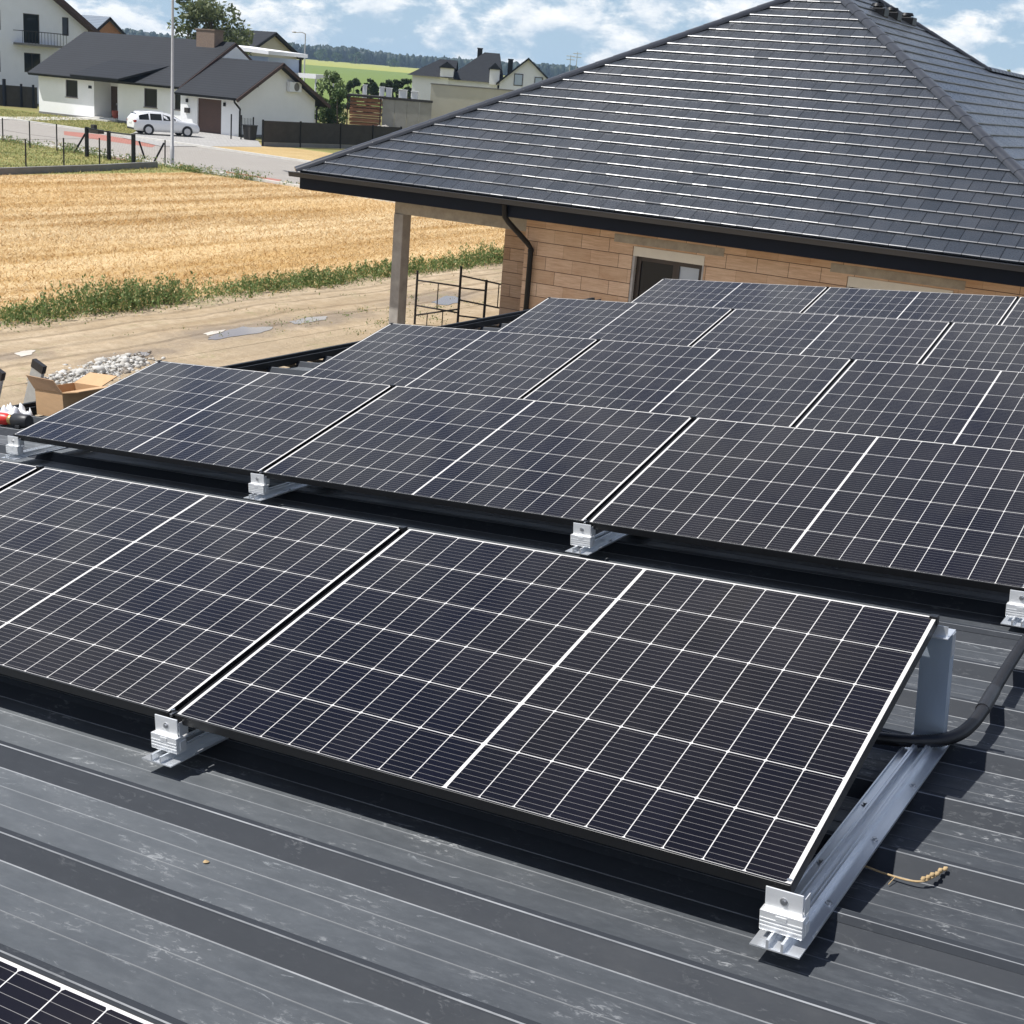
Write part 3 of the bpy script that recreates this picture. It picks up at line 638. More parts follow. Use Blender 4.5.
def tiled(mb, P0, e, s, keep, amax, bmax, w=0.28, g=0.3464, a0=0.0, mi=0):
    """lay single tiles on the plane P0 + a*e + b*s, clipped to the half planes; every tile an island of its own"""
    e, s, P0 = Vector(e).normalized(), Vector(s).normalized(), Vector(P0); n = e.cross(s).normalized()
    if n.z < 0: n = -n
    k = 0; b = 0.0
    while b < bmax:
        a = a0+(w*0.5 if k % 2 else 0)-w
        while a < amax:
            poly = clip_poly([(a+0.0042, b+0.022), (a+w-0.0042, b+0.022), (a+w-0.0042, b+g+0.02), (a+0.0042, b+g+0.02)], keep)
            if poly:
                j1, j2, j3 = rnd.uniform(-0.003, 0.003), rnd.uniform(-0.0016, 0.0016), rnd.uniform(-0.0015, 0.0015)
                H = lambda p: 0.034-0.030*(p[1]-b)/g + j1*(p[0]-a-w/2)/w + j2*(p[1]-b-g/2)/g + j3
                pt = lambda p, h: P0+e*p[0]+s*p[1]+n*h
                vs = [pt(p, H(p)) for p in poly]; fs = [tuple(range(len(vs)))]
                low = [p for p in poly if abs(p[1]-b-0.022) < 1e-4]
                if len(low) == 2 and abs(low[0][0]-low[1][0]) > 0.02:
                    p, q = sorted(low); i0 = len(vs); h0, h1 = H(p), H(q)
                    jt = rnd.gauss(0, 0.00045)
                    for db, dh in ((0, 0), (-0.007, -0.0012), (-0.0165, -0.0056+jt), (-0.0205, -0.0105), (-0.022, -0.015), (-0.022, -0.040)):
                        vs += [pt((p[0], p[1]+db), h0+dh), pt((q[0], q[1]+db), h1+dh)]
                    mb.add(vs, fs, mi); nv = vs[i0:]; mb.add(nv, [(2*i, 2*i+2, 2*i+3, 2*i+1) for i in range(3)], 2); mb.add(nv, [(2*i, 2*i+2, 2*i+3, 2*i+1) for i in (3, 4)], mi)
                else: mb.add(vs, fs, mi)
            a += w
        b += g; k += 1
cs = math.cos(R(30)); sl = HT/cs
roofp = MB()
# decks under the tiles
def deck(pts): roofp.add(pts, [tuple(range(len(pts)))], 1)
A0 = (HE_U0, HE_V0, HE_Z); B0 = (URR, HE_V0, HE_Z); AP = (UA, VA, ZA); RE = (UA, VA+HL, ZA)
VW = VA+HL+WD; UW = UA+WD; ZW = ZA-SL30*WD; VEND = VW+9.0
dz = -0.006
L_ = lambda p: (p[0], p[1], p[2]+dz)
deck([L_(A0), L_(B0), L_(AP)])
deck([L_(B0), L_((URR, VEND, HE_Z)), L_((UW, VEND, ZW)), L_((UW, VW, ZW)), L_(RE), L_(AP)])
deck([L_(A0), L_(AP), L_(RE), L_((HE_U0, VA+HL+HT, HE_Z))])
deck([L_(RE), L_((UW, VW, ZW)), L_((UW-HT+WD, VA+HL+HT, HE_Z)), L_((HE_U0, VA+HL+HT, HE_Z))])
deck([L_((UW, VW, ZW)), L_((UW, VEND, ZW)), L_((UW-(HT-WD), VEND, HE_Z)), L_((UW-(HT-WD), VA+HL+HT, HE_Z))])
deck([L_((URR, VEND, HE_Z)), L_((UW-(HT-WD), VEND, HE_Z)), L_((UW, VEND, ZW))])
# front hip face: a along +u, b up the slope; hips a = b*cs and a = 2HT - b*cs
tiled(roofp, A0, (1, 0, 0), (0, cs, 0.5), [(-1, cs, 0), (1, cs, 2*HT), (0, 1, sl)], 2*HT, sl)
# right face: a along +v, b up the slope; hip a >= b*cs, top a<=.., ridge
keepR = [(-1, cs, 0), (0, 1, sl)]
tiled(roofp, B0, (0, 1, 0), (-cs, 0, 0.5), keepR+[(1, 0, HT+HL)], HT+HL, sl)
tiled(roofp, B0, (0, 1, 0), (-cs, 0, 0.5), [(-1, 0, -(HT+HL)), (1, cs, (HT+HL)+HT), (1, 0, HT+HL+WD)], HT+HL+WD, sl)
tiled(roofp, B0, (0, 1, 0), (-cs, 0, 0.5), [(-1, 0, -(HT+HL+WD)), (0, 1, (HT-WD)/cs)], 24.0, sl)
roof = roofp.build('roof', [M['tile'], M['black'], M['tile_nose']], house)
def ridge_cap(mb, p, q, seg=0.40, r=0.105, up=0.02):
    p, q = Vector(p), Vector(q); d = (q-p); L = d.length; d.normalize(); side = d.cross(Vector((0, 0, 1))).normalized(); nn = side.cross(d)
    k = 0; t = 0
    while t < L-0.01:
        t1 = min(L, t+seg+0.03); vs = []
        for tt, rr in ((t, r*1.07), (t1, r)):
            c = p+d*tt+nn*(up-0.035)
            for j in range(9):
                g = math.pi*j/8; vs.append(c+side*math.cos(g)*rr*1.15+nn*(math.sin(g)*rr*0.85))
        mb.add(vs, [(j, j+1, j+10, j+9) for j in range(8)], 0, True); mb.add(vs[:9], [tuple(range(9))], 0)
        t += seg; k += 1
rc = MB()
ridge_cap(rc, A0, AP); ridge_cap(rc, B0, AP); ridge_cap(rc, AP, RE); ridge_cap(rc, RE, (UW, VW, ZW)); ridge_cap(rc, (UW, VW, ZW), (UW, VEND, ZW))
ridge_cap(rc, (HE_U0, VA+HL+HT, HE_Z), RE)
cap = rc.build('hip_caps', M['gutter'], roof)
for px_, py_ in ((876.5, 12), (890, 16), (905, 21)):
    d = ray(px_, py_); nn_ = Vector((0.5, 0, cs)); t = (Vector(AP)-CAM).dot(nn_)/d.dot(nn_); q = CAM+d*t; u, v, z = q
    vm = MB(); vm.bbox(u-0.16, u+0.22, v-0.17, v+0.17, z-0.10, z+0.08, 0.02); vm.tube([(u+0.02, v, z+0.05), (u+0.02, v, z+0.12)], 0.10, 12); vm.tube([(u+0.02, v, z+0.11), (u+0.02, v, z+0.17)], [0.16, 0.13], 12)
    vm.build('roof_vent', M['black'], roof)
# fascia, soffit, gutter
fb = MB(); fb.box(HE_U0+0.06, URR-0.06, HE_V0+0.06, HE_V0+0.10, 2.93, 3.288); fb.box(HE_U0+0.06, HE_U0+0.10, HE_V0+0.10, VA+HL+HT, 2.93, 3.288)
fb.box(URR-0.10, URR-0.06, HE_V0+0.10, VEND, 2.93, 3.288); fb.build('fascia', M['fascia'], house)
sb = MB(); sb.box(HE_U0+0.10, URR-0.10, HE_V0+0.10, 22.2, 2.925, 2.945); sb.build('soffit', M['soffit'], house)
cb_ = MB(); cb_.box(-12.3, URR-0.75, 22.21, VEND-0.5, 2.93, 2.97); cb_.box(HE_U0+0.11, -12.31, 22.21, VA+HL+HT-0.2, 2.93, 2.97); cb_.build('ceiling', M['soffit'], house)
gb = MB()
GP_ = [(0, 0), (-0.105, 0), (-0.118, 0.080), (-0.140, 0.084), (-0.140, 0.094), (-0.106, 0.096), (-0.094, 0.012), (-0.012, 0.012), (-0.012, 0.09), (0, 0.09)]
def gutter(x0, x1, v, z): gb.prism([(v+a_, z+b_) for a_, b_ in GP_], x0, x1, 'x')
gutter(HE_U0-0.12, URR+0.12, HE_V0+0.04, 3.155)
gb.prism([(URR-0.04-a_, 3.155+b_) for a_, b_ in GP_], HE_V0+0.05, VEND, 'y')
gb.build('gutter', M['gutter'], house)
# walls
VWALL = 19.70; UWL = -10.42; URW = URR-0.72
wins = [(-8.22, -6.84, 1.25, 2.66), (-4.32, -2.60, 0.9, 2.66)]
wb = MB()
xs_ = [UWL]
for w_ in wins: xs_ += [w_[0], w_[1]]
xs_.append(URW)
for i in range(0, len(xs_), 2): wb.box(xs_[i], xs_[i+1], VWALL, VWALL+0.30, 0.0, 2.925)
lint = [(-8.60, -6.50, 2.69, 2.83), (-4.62, -2.44, 2.69, 2.83)]
for (x0, x1, z0, z1), (l0, l1, lz0, lz1) in zip(wins, lint):
    wb.box(x0, x1, VWALL, VWALL+0.30, 0.0, z0); wb.box(x0, x1, VWALL, VWALL+0.30, z1, 2.925)
wb.box(UWL, UWL+0.30, VWALL+0.30, 22.1, 0, 2.925)
wb.box(-12.3, UWL, 22.1, 22.4, 0, 2.925); wb.box(-12.3, -12.0, 22.4, 33.5, 0, 2.925)
wb.box(URW-0.3, URW, VWALL+0.30, 40, 0, 2.925)
wall = wb.build('wall', M['block'], house)
for (l0, l1, z0, z1) in lint:
    lb = MB(); lb.box(l0, l1, VWALL-0.006, VWALL+0.05, z0, z1); lb.build('lintel', M['lintel'], house)
for k, (x0, x1, z0, z1) in enumerate(wins):
    for xa, xb in ((x0+0.004, x0+0.05), (x1-0.04, x1-0.004)): w0 = MB(); w0.box(xa, xb, VWALL+0.02, VWALL+0.10, z0, z1-0.16); w0.build('foam_seal', M['foam'], house)
    sx = MB(); sx.box(x0+0.01, x1-0.01, VWALL+0.012, VWALL+0.20, z1-0.17, z1-0.006); sx.build('shutter_box', M['shutterbox'], house)
    fr = MB(); a, b = x0+0.06, x1-0.05; c, d = z0+0.02, z1-0.175; mid = a+(b-a)*0.60; t = 0.075
    for q in ((a, a+t, c, d), (b-t, b, c, d), (mid-t*0.8, mid+t*0.8, c, d), (a+t, mid-t*0.8, c, c+t), (mid+t*0.8, b-t, c, c+t), (a+t, mid-t*0.8, d-t, d), (mid+t*0.8, b-t, d-t, d)):
        fr.box(q[0], q[1], VWALL+0.11, VWALL+0.18, q[2], q[3])
    f = fr.build('window', M['window_frame'], house)
    p1 = MB(); p1.box(a+t, mid-t*0.8, VWALL+0.14, VWALL+0.15, c+t, d-t); p1.build('pane', M['pane'], f)
    p2 = MB(); MM = Matrix.Translation((mid+t*0.8, VWALL+0.14, 0)) @ Matrix.Rotation(R(3), 4, 'X'); p2.box(mid+t*0.8, b-t, VWALL+0.14, VWALL+0.15, c+t, d-t); p2.build('pane', M['interior_blue'], f)
# concrete terrace post and beam
cb = MB(); cb.bbox(-13.42, -13.20, 19.72, 20.0, 0, 2.64, 0.012); cb.build('column', M['concrete'], house)
bb = MB(); bb.bbox(-13.42, UWL-0.004, 19.74, 19.99, 2.64, 2.92, 0.008); bb.bbox(-13.41, -13.19, 19.99, 31, 2.66, 2.92, 0.008); bb.build('beam', M['lintel'], house)
sl_ = MB(); sl_.box(-13.6, UWL-0.01, 19.6, 22.08, 0.0, 0.14); sl_.build('terrace_slab', M['concrete'], house)
dp = MB(); dp.tube([(-10.50, 19.00, 3.15), (-10.50, 19.04, 2.93), (-10.47, 19.12, 2.84), (-10.29, 19.56, 2.46), (-10.24, 19.62, 2.36), (-10.24, 19.62, 0.0)], 0.05, 12)
for z in (2.3, 1.2): dp.tube([(-10.24, 19.62, z), (-10.24, 19.62, z+0.05)], 0.058, 12)
dp.build('downpipe', M['black'], house)

# black steel barrier frames on the terrace side
fence = thing('steel_barrier', (-13.6, 21.6, 0), 'open black steel bar barrier standing between the concrete column and the block wall', 'barrier')
V0 = 22.4
def bar(mb, pts, r=0.018): mb.tube(pts, r, 6, smooth=False)
mb = MB(); bar(mb, [(-14.62, V0, 0), (-14.62, V0, 1.18)], 0.028); mb.build('post', M['steel_dark'], fence)
mb = MB(); bar(mb, [(-13.50, V0, 0), (-13.50, V0, 1.42)], 0.030); mb.build('post', M['steel_dark'], fence)
mb = MB(); bar(mb, [(-13.00, V0+0.25, 0), (-13.00, V0+0.25, 1.18)], 0.032); mb.build('post', M['steel_dark'], fence)
mb = MB(); bar(mb, [(-14.62, V0, 0.97), (-13.5, V0, 0.99)]); bar(mb, [(-14.62, V0, 0.42), (-13.5, V0, 0.42)]); bar(mb, [(-14.06, V0, 0.42), (-14.06, V0, 0.98)], 0.013)
bar(mb, [(-14.62, V0, 0.20), (-13.5, V0, 0.50)]); bar(mb, [(-14.3, V0, 0.0), (-14.3, V0, 0.29)], 0.013); bar(mb, [(-13.9, V0, 0.0), (-13.9, V0, 0.39)], 0.013); mb.build('rail_panel', M['steel_dark'], fence)
mb = MB(); bar(mb, [(-13.5, V0, 1.22), (-12.1, V0+0.05, 1.15)]); bar(mb, [(-13.5, V0, 0.96), (-13.0, V0+0.25, 0.95)]); bar(mb, [(-13.5, V0, 0.70), (-12.15, V0+0.05, 0.66)])
bar(mb, [(-12.55, V0+0.03, 0.67), (-12.55, V0+0.03, 1.17)], 0.013); bar(mb, [(-12.28, V0+0.03, 0.95), (-12.28, V0+0.03, 1.17)], 0.013); bar(mb, [(-13.5, V0, 0.36), (-13.0, V0+0.25, 0.34)]); mb.build('rail_panel', M['steel_dark'], fence)

# ------------------------------------------------------------------ our own flat roof: trapezoid sheet on a low building
AL = R(5.1426); OR = Vector((0, 0, 3.5136))
ux_ = Vector((0.99597, 0, 0.08963)); nx_ = Vector((-0.08963, 0.0040, 0.99597)); vx_ = nx_.cross(ux_).normalized(); ux_ = vx_.cross(nx_).normalized()
RM = Matrix((ux_, vx_, nx_)).transposed(); RE_ = RM.to_euler()
def rp(u, v, n): return OR+ux_*u+vx_*v+nx_*n
CREST, VALL, PER = -0.130, -0.168, 0.345
UE0, UE1, VE0, VE1 = -4.56, 6.5, -6.5, 11.3
own = thing('flat_roof_building', (0, 2, 0), 'low building under the camera with a dark ribbed metal sheet roof carrying the solar panels', 'building')
rm = MB(); prof = []
k0 = math.floor((VE0-0.16)/PER); v = 0.16+k0*PER
while v < VE1:
    prof += [(v, CREST-0.0015), (v+0.004, CREST), (v+0.018, CREST), (v+0.022, CREST-0.002), (v+0.050, VALL), (v+0.145, VALL), (v+0.148, VALL+0.0015), (v+0.151, VALL),
             (v+0.218, VALL), (v+0.221, VALL+0.0015), (v+0.224, VALL), (v+0.298, VALL), (v+0.3425, CREST-0.004)]
    v += PER
xs = np.linspace(UE0, UE1, 12); n = len(prof); vs = []
for x in xs:
    for (y, z) in prof: vs.append((x, y, z+0.0012*math.sin(x*3.1+y*5.7)))
fs = [(i*n+j, i*n+n+j, i*n+n+j+1, i*n+j+1) for i in range(len(xs)-1) for j in range(n-1)]
rm.add(vs, fs)
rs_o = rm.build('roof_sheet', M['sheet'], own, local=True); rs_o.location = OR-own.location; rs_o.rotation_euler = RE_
ov = MB()
for c in (0.16, 2.23, 4.30, -1.91):
    pr = [(c-0.012, CREST-0.010), (c-0.002, CREST+0.004), (c+0.024, CREST+0.004), (c+0.034, CREST-0.006), (c+0.024, CREST-0.0005), (c-0.002, CREST-0.0005)]
    ov.prism(pr, UE0, UE1, 'x')
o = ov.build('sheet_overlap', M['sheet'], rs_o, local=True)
ob = MB()
zc = lambda u, v: rp(u, v, -0.20).z
pts = [(UE0+0.25, VE0+0.2), (UE1-0.3, VE0+0.2), (UE1-0.3, VE1-0.3), (UE0+0.25, VE1-0.3)]
ob.add([(u, v, 0) for u, v in pts]+[(u, v, zc(u, v)) for u, v in pts], [(0, 1, 5, 4), (1, 2, 6, 5), (2, 3, 7, 6), (3, 0, 4, 7)]); ob.build('wall', M['plinth'], own)
gb = MB(); g0 = rp(UE0-0.06, VE0, -0.24); g1 = rp(UE0-0.06, VE1, -0.24)
gb.prism([(g0.x+0.06+a_*0.8, g0.z+0.05+b_*0.6) for a_, b_ in GP_], g0.y, g1.y, 'y')
for v in np.arange(VE0+0.4, VE1, 0.31):
    p = rp(UE0, v, -0.165); gb.box(p.x-0.14, p.x+0.03, p.y-0.02, p.y+0.02, p.z-0.012, p.z+0.012)
gb.build('eave_gutter', M['black'], own)
bl = MB(); bl.add([rp(UE0+0.01, v, n) for v, n in ((VE0, -0.172), (VE1, -0.172), (VE1, -0.30), (VE0, -0.30))], [(0, 1, 2, 3)]); bl.build('eave_trim', M['fascia'], own)

# ------------------------------------------------------------------ solar panels
PL, PW, GAP, TAU = 1.732, 1.134, 0.0244, R(13.56)
ROWV = [-2.387, 0.0, 2.374, 4.702, 7.034, 9.391]; ROWU = [0.0, 0.0, 0.004, 0.043, 0.070, 0.087]
PR = RM @ Matrix.Rotation(TAU, 3, 'X')
def new_panel():
    t = bpy.data.objects.new('solar_panel', None); COL.objects.link(t)
    f = MB(); lw = 0.0022; d = 0.030
    f.bbox(0, lw, 0, PW, -d, 0, 0.0008); f.bbox(PL-lw, PL, 0, PW, -d, 0, 0.0008)
    f.bbox(lw, PL-lw, 0, 0.006, -d, -0.0002, 0.0008); f.bbox(lw, PL-lw, PW-lw, PW, -d, -0.0002, 0.0008)
    f.build('frame', M['frame'], t, local=True)
    g = MB(); g.box(lw-0.001, PL-lw+0.001, 0.005, PW-lw+0.001, -0.0075, -0.0012); g.build('cell_sheet', M['cells'], t, local=True)
    j = MB(); j.box(0.82, 0.91, PW-0.12, PW-0.06, -0.024, -0.0078); j.build('junction_box', M['tool_black'], t, local=True)
    return t
rown = {0: 'nearest row in the bottom left corner', 1: 'front full row', 2: 'second row', 3: 'third row', 4: 'fourth row', 5: 'rearmost row'}
plabel = {(0, 0): 'cropped solar panel in the bottom left corner, only its rear white edge showing',
          (1, 0): 'large black solar panel at the front right, beside the bent grey post and bare rail',
          (1, -1): 'front row solar panel cut by the left picture edge, below two silver clamps',
          (1, -2): 'sliver of a solar panel at the left picture edge, left end of the front row',
          (2, 0): 'right solar panel of the second row, above the big front right panel',
          (2, -1): 'middle solar panel of the second row, between the two silver clamps',
          (2, -2): 'left solar panel of the second row, next to the cardboard box',
          (3, 0): 'right solar panel of the third row, cut by the right picture edge',
          (3, -1): 'middle solar panel of the third row, behind the middle panel of the second row',
          (3, -2): 'left solar panel of the third row, below the concrete column',
          (4, 0): 'right solar panel of the fourth row, cut by the right picture edge',
          (4, -1): 'middle solar panel of the fourth row, behind the third row',
          (4, -2): 'left solar panel of the fourth row, below the black downpipe',
          (5, 0): 'solar panel at the right end of the rearmost row, barely inside the picture',
          (5, -1): 'middle solar panel of the rearmost row, under the second window lintel',
          (5, -2): 'left solar panel of the rearmost row, in front of the dark window'}
proto = None
for (k, c), lb in plabel.items():
    if proto is None: p = proto = new_panel()
    else: p = copy_tree(proto)
    p.location = rp(ROWU[k]-0.003+c*(PL+GAP), ROWV[k], 0); p.rotation_euler = PR.to_euler()
    tag(p, lb, 'solar panel', 'solar panels in rows on the ribbed roof')

# mounting: rail on the ribs, front clamp, rear post
def new_rail():
    t = bpy.data.objects.new('mounting_rail', None); COL.objects.link(t)
    b = MB(); y0, y1 = -0.056, 1.205
    b.box(-0.054, 0.054, y0, y1, 0.004, 0.0072)
    for x in (-0.019, 0.013): b.box(x, x+0.006, y0, y1, 0.0072, 0.026)
    for x in (-0.024, 0.008): b.box(x, x+0.0045, y0+0.1, y1, 0.0262, 0.0285)
    b.box(-0.054, -0.0505, y0+0.09, y1, 0.0072, 0.0125)
    b.box(0.0505, 0.054, y0+0.09, y1, 0.0072, 0.0110)
    r = b.build('base_rail', M['alu'], t, local=True)
    for x, y in ((0.037, 0.18), (0.037, 0.52), (0.037, 0.86), (-0.038, 0.35), (-0.038, 0.69)):
        s = MB(); s.tube([(x, y, 0.007), (x, y, 0.0095)], 0.009, 12); s.tube([(x, y, 0.0095), (x, y, 0.0145)], 0.0055, 6, smooth=False); s.build('screw', M['bolt'], r, local=True)
    c = MB()
    c.bbox(-0.047, 0.047, -0.024, -0.020, 0.0275, 0.072, 0.001); c.bbox(-0.047, 0.047, -0.0198, 0.004, 0.068, 0.072, 0.001)
    c.bbox(-0.047, -0.043, -0.0198, 0.012, 0.0275, 0.0678, 0.001); c.bbox(0.043, 0.047, -0.0198, 0.012, 0.0275, 0.0678, 0.001)
    c.bbox(-0.041, 0.041, -0.0115, -0.0075, 0.0722, 0.121, 0.001); c.bbox(-0.041, 0.041, -0.0073, 0.03, 0.062, 0.0655, 0.001)
    for z in (0.036, 0.0445, 0.053): c.box(-0.046, 0.046, -0.0252, -0.0242, z, z+0.003)
    c.box(-0.012, 0.012, -0.0255, -0.0242, 0.0575, 0.0665); c.bbox(0.0472, 0.0500, -0.012, 0.010, 0.034, 0.060, 0.0008); c.bbox(0.0415, 0.0440, -0.0072, 0.026, 0.0722, 0.112, 0.0008)
    cl = c.build('front_clamp', M['alu_white'], t, local=True)
    h = MB(); h.tube([(0.0, -0.0130, 0.097), (0.0, -0.0116, 0.097)], 0.0085, 14); h.tube([(0.0, -0.0175, 0.097), (0.0, -0.0131, 0.097)], 0.0050, 6, smooth=False); h.build('bolt', M['bolt'], cl, local=True)
    w = MB(); w.bbox(-0.008, 0.008, 0.004, 0.030, 0.118, 0.126, 0.001); w.tube([(0, 0.017, 0.126), (0, 0.017, 0.134)], 0.0065, 6, smooth=False); w.build('clamp_bolt', M['bolt'], cl, local=True)
    p = MB()
    p.box(-0.037, 0.037, 1.146, 1.149, 0.0075, 0.335); p.box(0.037, 0.040, 1.146, 1.192, 0.0075, 0.335); p.box(-0.040, -0.037, 1.146, 1.192, 0.0075, 0.335)
    p.box(0.026, 0.0368, 1.189, 1.192, 0.0075, 0.335)
    po = p.build('rear_post', M['alu_dull'], t, local=True)
    q = MB(); q.box(-0.040, 0.040, 1.100, 1.192, 0.3353, 0.338); q.box(-0.035, 0.035, 1.118, 1.1205, 0.338, 0.366); q.box(0.0405, 0.0425, 1.15, 1.185, 0.27, 0.335)
    q.build('post_cap', M['alu'], po, local=True)
    e = MB(); e.bbox(-0.011, 0.011, 1.088, 1.113, 0.371, 0.3985, 0.002); e.build('end_clamp', M['frame'], po, local=True)
    return t
rlab = {1: 'front row of panels', 2: 'second row of panels', 3: 'third row of panels', 4: 'fourth row of panels', 5: 'rearmost row of panels'}
clab = {0: 'at the left end of the', 1: 'under the left gap of the', 2: 'under the right gap of the', 3: 'at the right end of the'}
proto = None
for k in range(1, 6):
    for j in range(4):
        if k in (3, 4, 5) and j == 3: continue
        u = ROWU[k]+((-2+j)*(PL+GAP)-GAP/2-0.014 if j in (1, 2) else (-2*(PL+GAP)+0.005 if j == 0 else PL-0.012))
        if proto is None: t = proto = new_rail()
        else: t = copy_tree(proto)
        t.location = rp(u, ROWV[k], CREST); t.rotation_euler = RE_
        lb = 'silver mounting rail '+clab[j]+' '+rlab[k]
        if (k, j) == (1, 3): lb = 'fully exposed silver mounting rail with white clamp and bent post, front right'
        if j in (1, 2):
            gs = MB(); gs.box(-0.0105, 0.0105, 0.03, PW-0.03, -0.016, -0.012); go = gs.build('gap_blocker', M['frame'], t, local=True)  # strip added under the gap to stop sunlight falling through
            go.location = (ROWU[k]-0.003+(-2+j)*(PL+GAP)-GAP/2-u, 0, -CREST); go.rotation_euler = (TAU, 0, 0)
        tag(t, lb, 'mounting rail', 'mounting rails under the solar panels')

# conduit along the right ends of the rows
cd = thing('cable_conduit', rp(1.80, 1.2, CREST), 'black corrugated cable conduit curving round the grey post and up the roof', 'cable')
P = [(1.05, 0.86, -0.145), (1.40, 1.00, -0.108), (1.56, 1.06, -0.104), (1.66, 1.085, -0.102), (1.72, 1.105, -0.098), (1.765, 1.14, -0.096), (1.795, 1.20, -0.094), (1.808, 1.28, -0.092), (1.812, 1.36, -0.090), (1.810, 1.46, -0.088),
     (1.806, 1.62, -0.085), (1.802, 1.80, -0.084), (1.800, 2.05, -0.085), (1.81, 2.5, -0.088), (1.82, 3.0, -0.09), (1.80, 3.6, -0.095)]
def smooth_path(P, n):
    out = []; P = [Vector(p) for p in P]
    for i in range(len(P)-1):
        a, b, c, d = P[max(i-1, 0)], P[i], P[i+1], P[min(i+2, len(P)-1)]
        for k in range(n):
            t = k/n; out.append(0.5*((2*b)+(c-a)*t+(2*a-5*b+4*c-d)*t*t+(3*b-a-3*c+d)*t**3))
    return out+[P[-1]]
path = []
for p in smooth_path(P, 40):
    if not path or (p-path[-1]).length > 0.0016: path.append(p)
fine = []; acc = 0
for i, p in enumerate(path): fine.append(p)
# resample for corrugation
L = [0]
for a, b in zip(fine[:-1], fine[1:]): L.append(L[-1]+(b-a).length)
tot = L[-1]; res = []; rad = []; i = 0; s = 0.0; step = 0.0035
while s < tot:
    while i < len(L)-2 and L[i+1] < s: i += 1
    t = (s-L[i])/max(1e-9, L[i+1]-L[i]); q = fine[i].lerp(fine[i+1], t); res.append(rp(*q)); rad.append(0.0185 if int(s/step) % 2 else 0.0172); s += step
mb = MB(); mb.tube(res, rad, 14); mb.build('conduit', M['rubber'], cd)
mb = MB(); mb.tube([rp(1.8105, 1.395, -0.0895), rp(1.8095, 1.46, -0.088), rp(1.807, 1.56, -0.0865)], 0.0205, 14)
mb.build('sleeve', M['rubber'], cd)

# dry stalk on the roof
tw = thing('dry_twig', rp(1.84, 0.44, VALL), 'dry straw coloured twig with a knotted tip lying on the ribbed roof', 'twig')
mb = MB(); pts = [(1.70, 0.455, -0.158), (1.752, 0.445, -0.155), (1.80, 0.436, -0.156), (1.86, 0.428, -0.154), (1.895, 0.432, -0.150), (1.915, 0.455, -0.144), (1.928, 0.482, -0.138)]
sp_ = smooth_path(pts, 5); mb.tube([rp(*p) for p in sp_], [0.0028]*len(sp_), 6)
mb.tube([rp(1.835, 0.431, -0.155), rp(1.828, 0.40, -0.162)], 0.0012, 5); mb.build('stalk', M['twig'], tw)
mb = MB()
for i, (u, v, n) in enumerate(((1.893, 0.434, -0.148), (1.902, 0.441, -0.145), (1.908, 0.452, -0.142), (1.917, 0.460, -0.141), (1.921, 0.473, -0.137), (1.930, 0.482, -0.135))):
    p = rp(u, v, n); mb.tube([p, p+Vector((0.004, 0.003, 0.004)), p+Vector((0.007, 0.007, 0.007))], [0.003, 0.0062, 0.002], 7)
mb.build('seed_head', M['twig'], tw)
bt = MB(); c = (0.409, -0.332, VALL+0.002)
bt.add([rp(c[0]+0.008*math.cos(k*0.7)*(1+0.3*math.sin(k*2.3)), c[1]+0.007*math.sin(k*0.7), c[2]+0.001) for k in range(9)]+[rp(c[0], c[1], c[2]+0.006)], [(k, (k+1) % 9, 9) for k in range(9)])
tag(bt.build('dry_crumb', M['twig']), 'tiny yellow dry crumb lying in a trough of the metal roof', 'crumb')

# things at the left eave
lad = thing('ladder', (-5.7, 3.4, 0), 'grey aluminium ladder with black end caps leaning on the left roof edge', 'ladder')
def lp(v, s, off=0.0): # along the ladder
    b, t = Vector((-5.75, v, 0)), Vector((-4.66, v, 3.235)); d = (t-b).normalized(); nn = Vector((d.z, 0, -d.x)); return b+d*s+nn*off
Ls = (Vector((-4.66, 0, 3.235))-Vector((-5.75, 0, 0))).length
for v in (3.235, 3.56):
    mb = MB(); w, d = 0.013, 0.050
    for (s0, s1) in ((0.0, Ls-0.02),):
        c = [lp(v-w, s0, -d), lp(v+w, s0, -d), lp(v+w, s0, d), lp(v-w, s0, d), lp(v-w, s1, -d), lp(v+w, s1, -d), lp(v+w, s1, d), lp(v-w, s1, d)]
        mb.add(c, [(3, 2, 1, 0), (4, 5, 6, 7), (0, 1, 5, 4), (1, 2, 6, 5), (2, 3, 7, 6), (3, 0, 4, 7)])
    st = mb.build('stile', M['ladder'], lad)
    mb = MB(); w, d = 0.016, 0.054; s0, s1 = Ls-0.055, Ls
    c = [lp(v-w, s0, -d), lp(v+w, s0, -d), lp(v+w, s0, d), lp(v-w, s0, d), lp(v-w, s1, -d), lp(v+w, s1, -d), lp(v+w, s1, d), lp(v-w, s1, d)]
    mb.add(c, [(3, 2, 1, 0), (4, 5, 6, 7), (0, 1, 5, 4), (1, 2, 6, 5), (2, 3, 7, 6), (3, 0, 4, 7)]); mb.build('end_cap', M['tool_black'], st)
s = 0.25
while s < Ls-0.1:
    mb = MB(); mb.tube([lp(3.248, s), lp(3.547, s)], 0.017, 8); mb.build('rung', M['ladder'], lad); s += 0.28

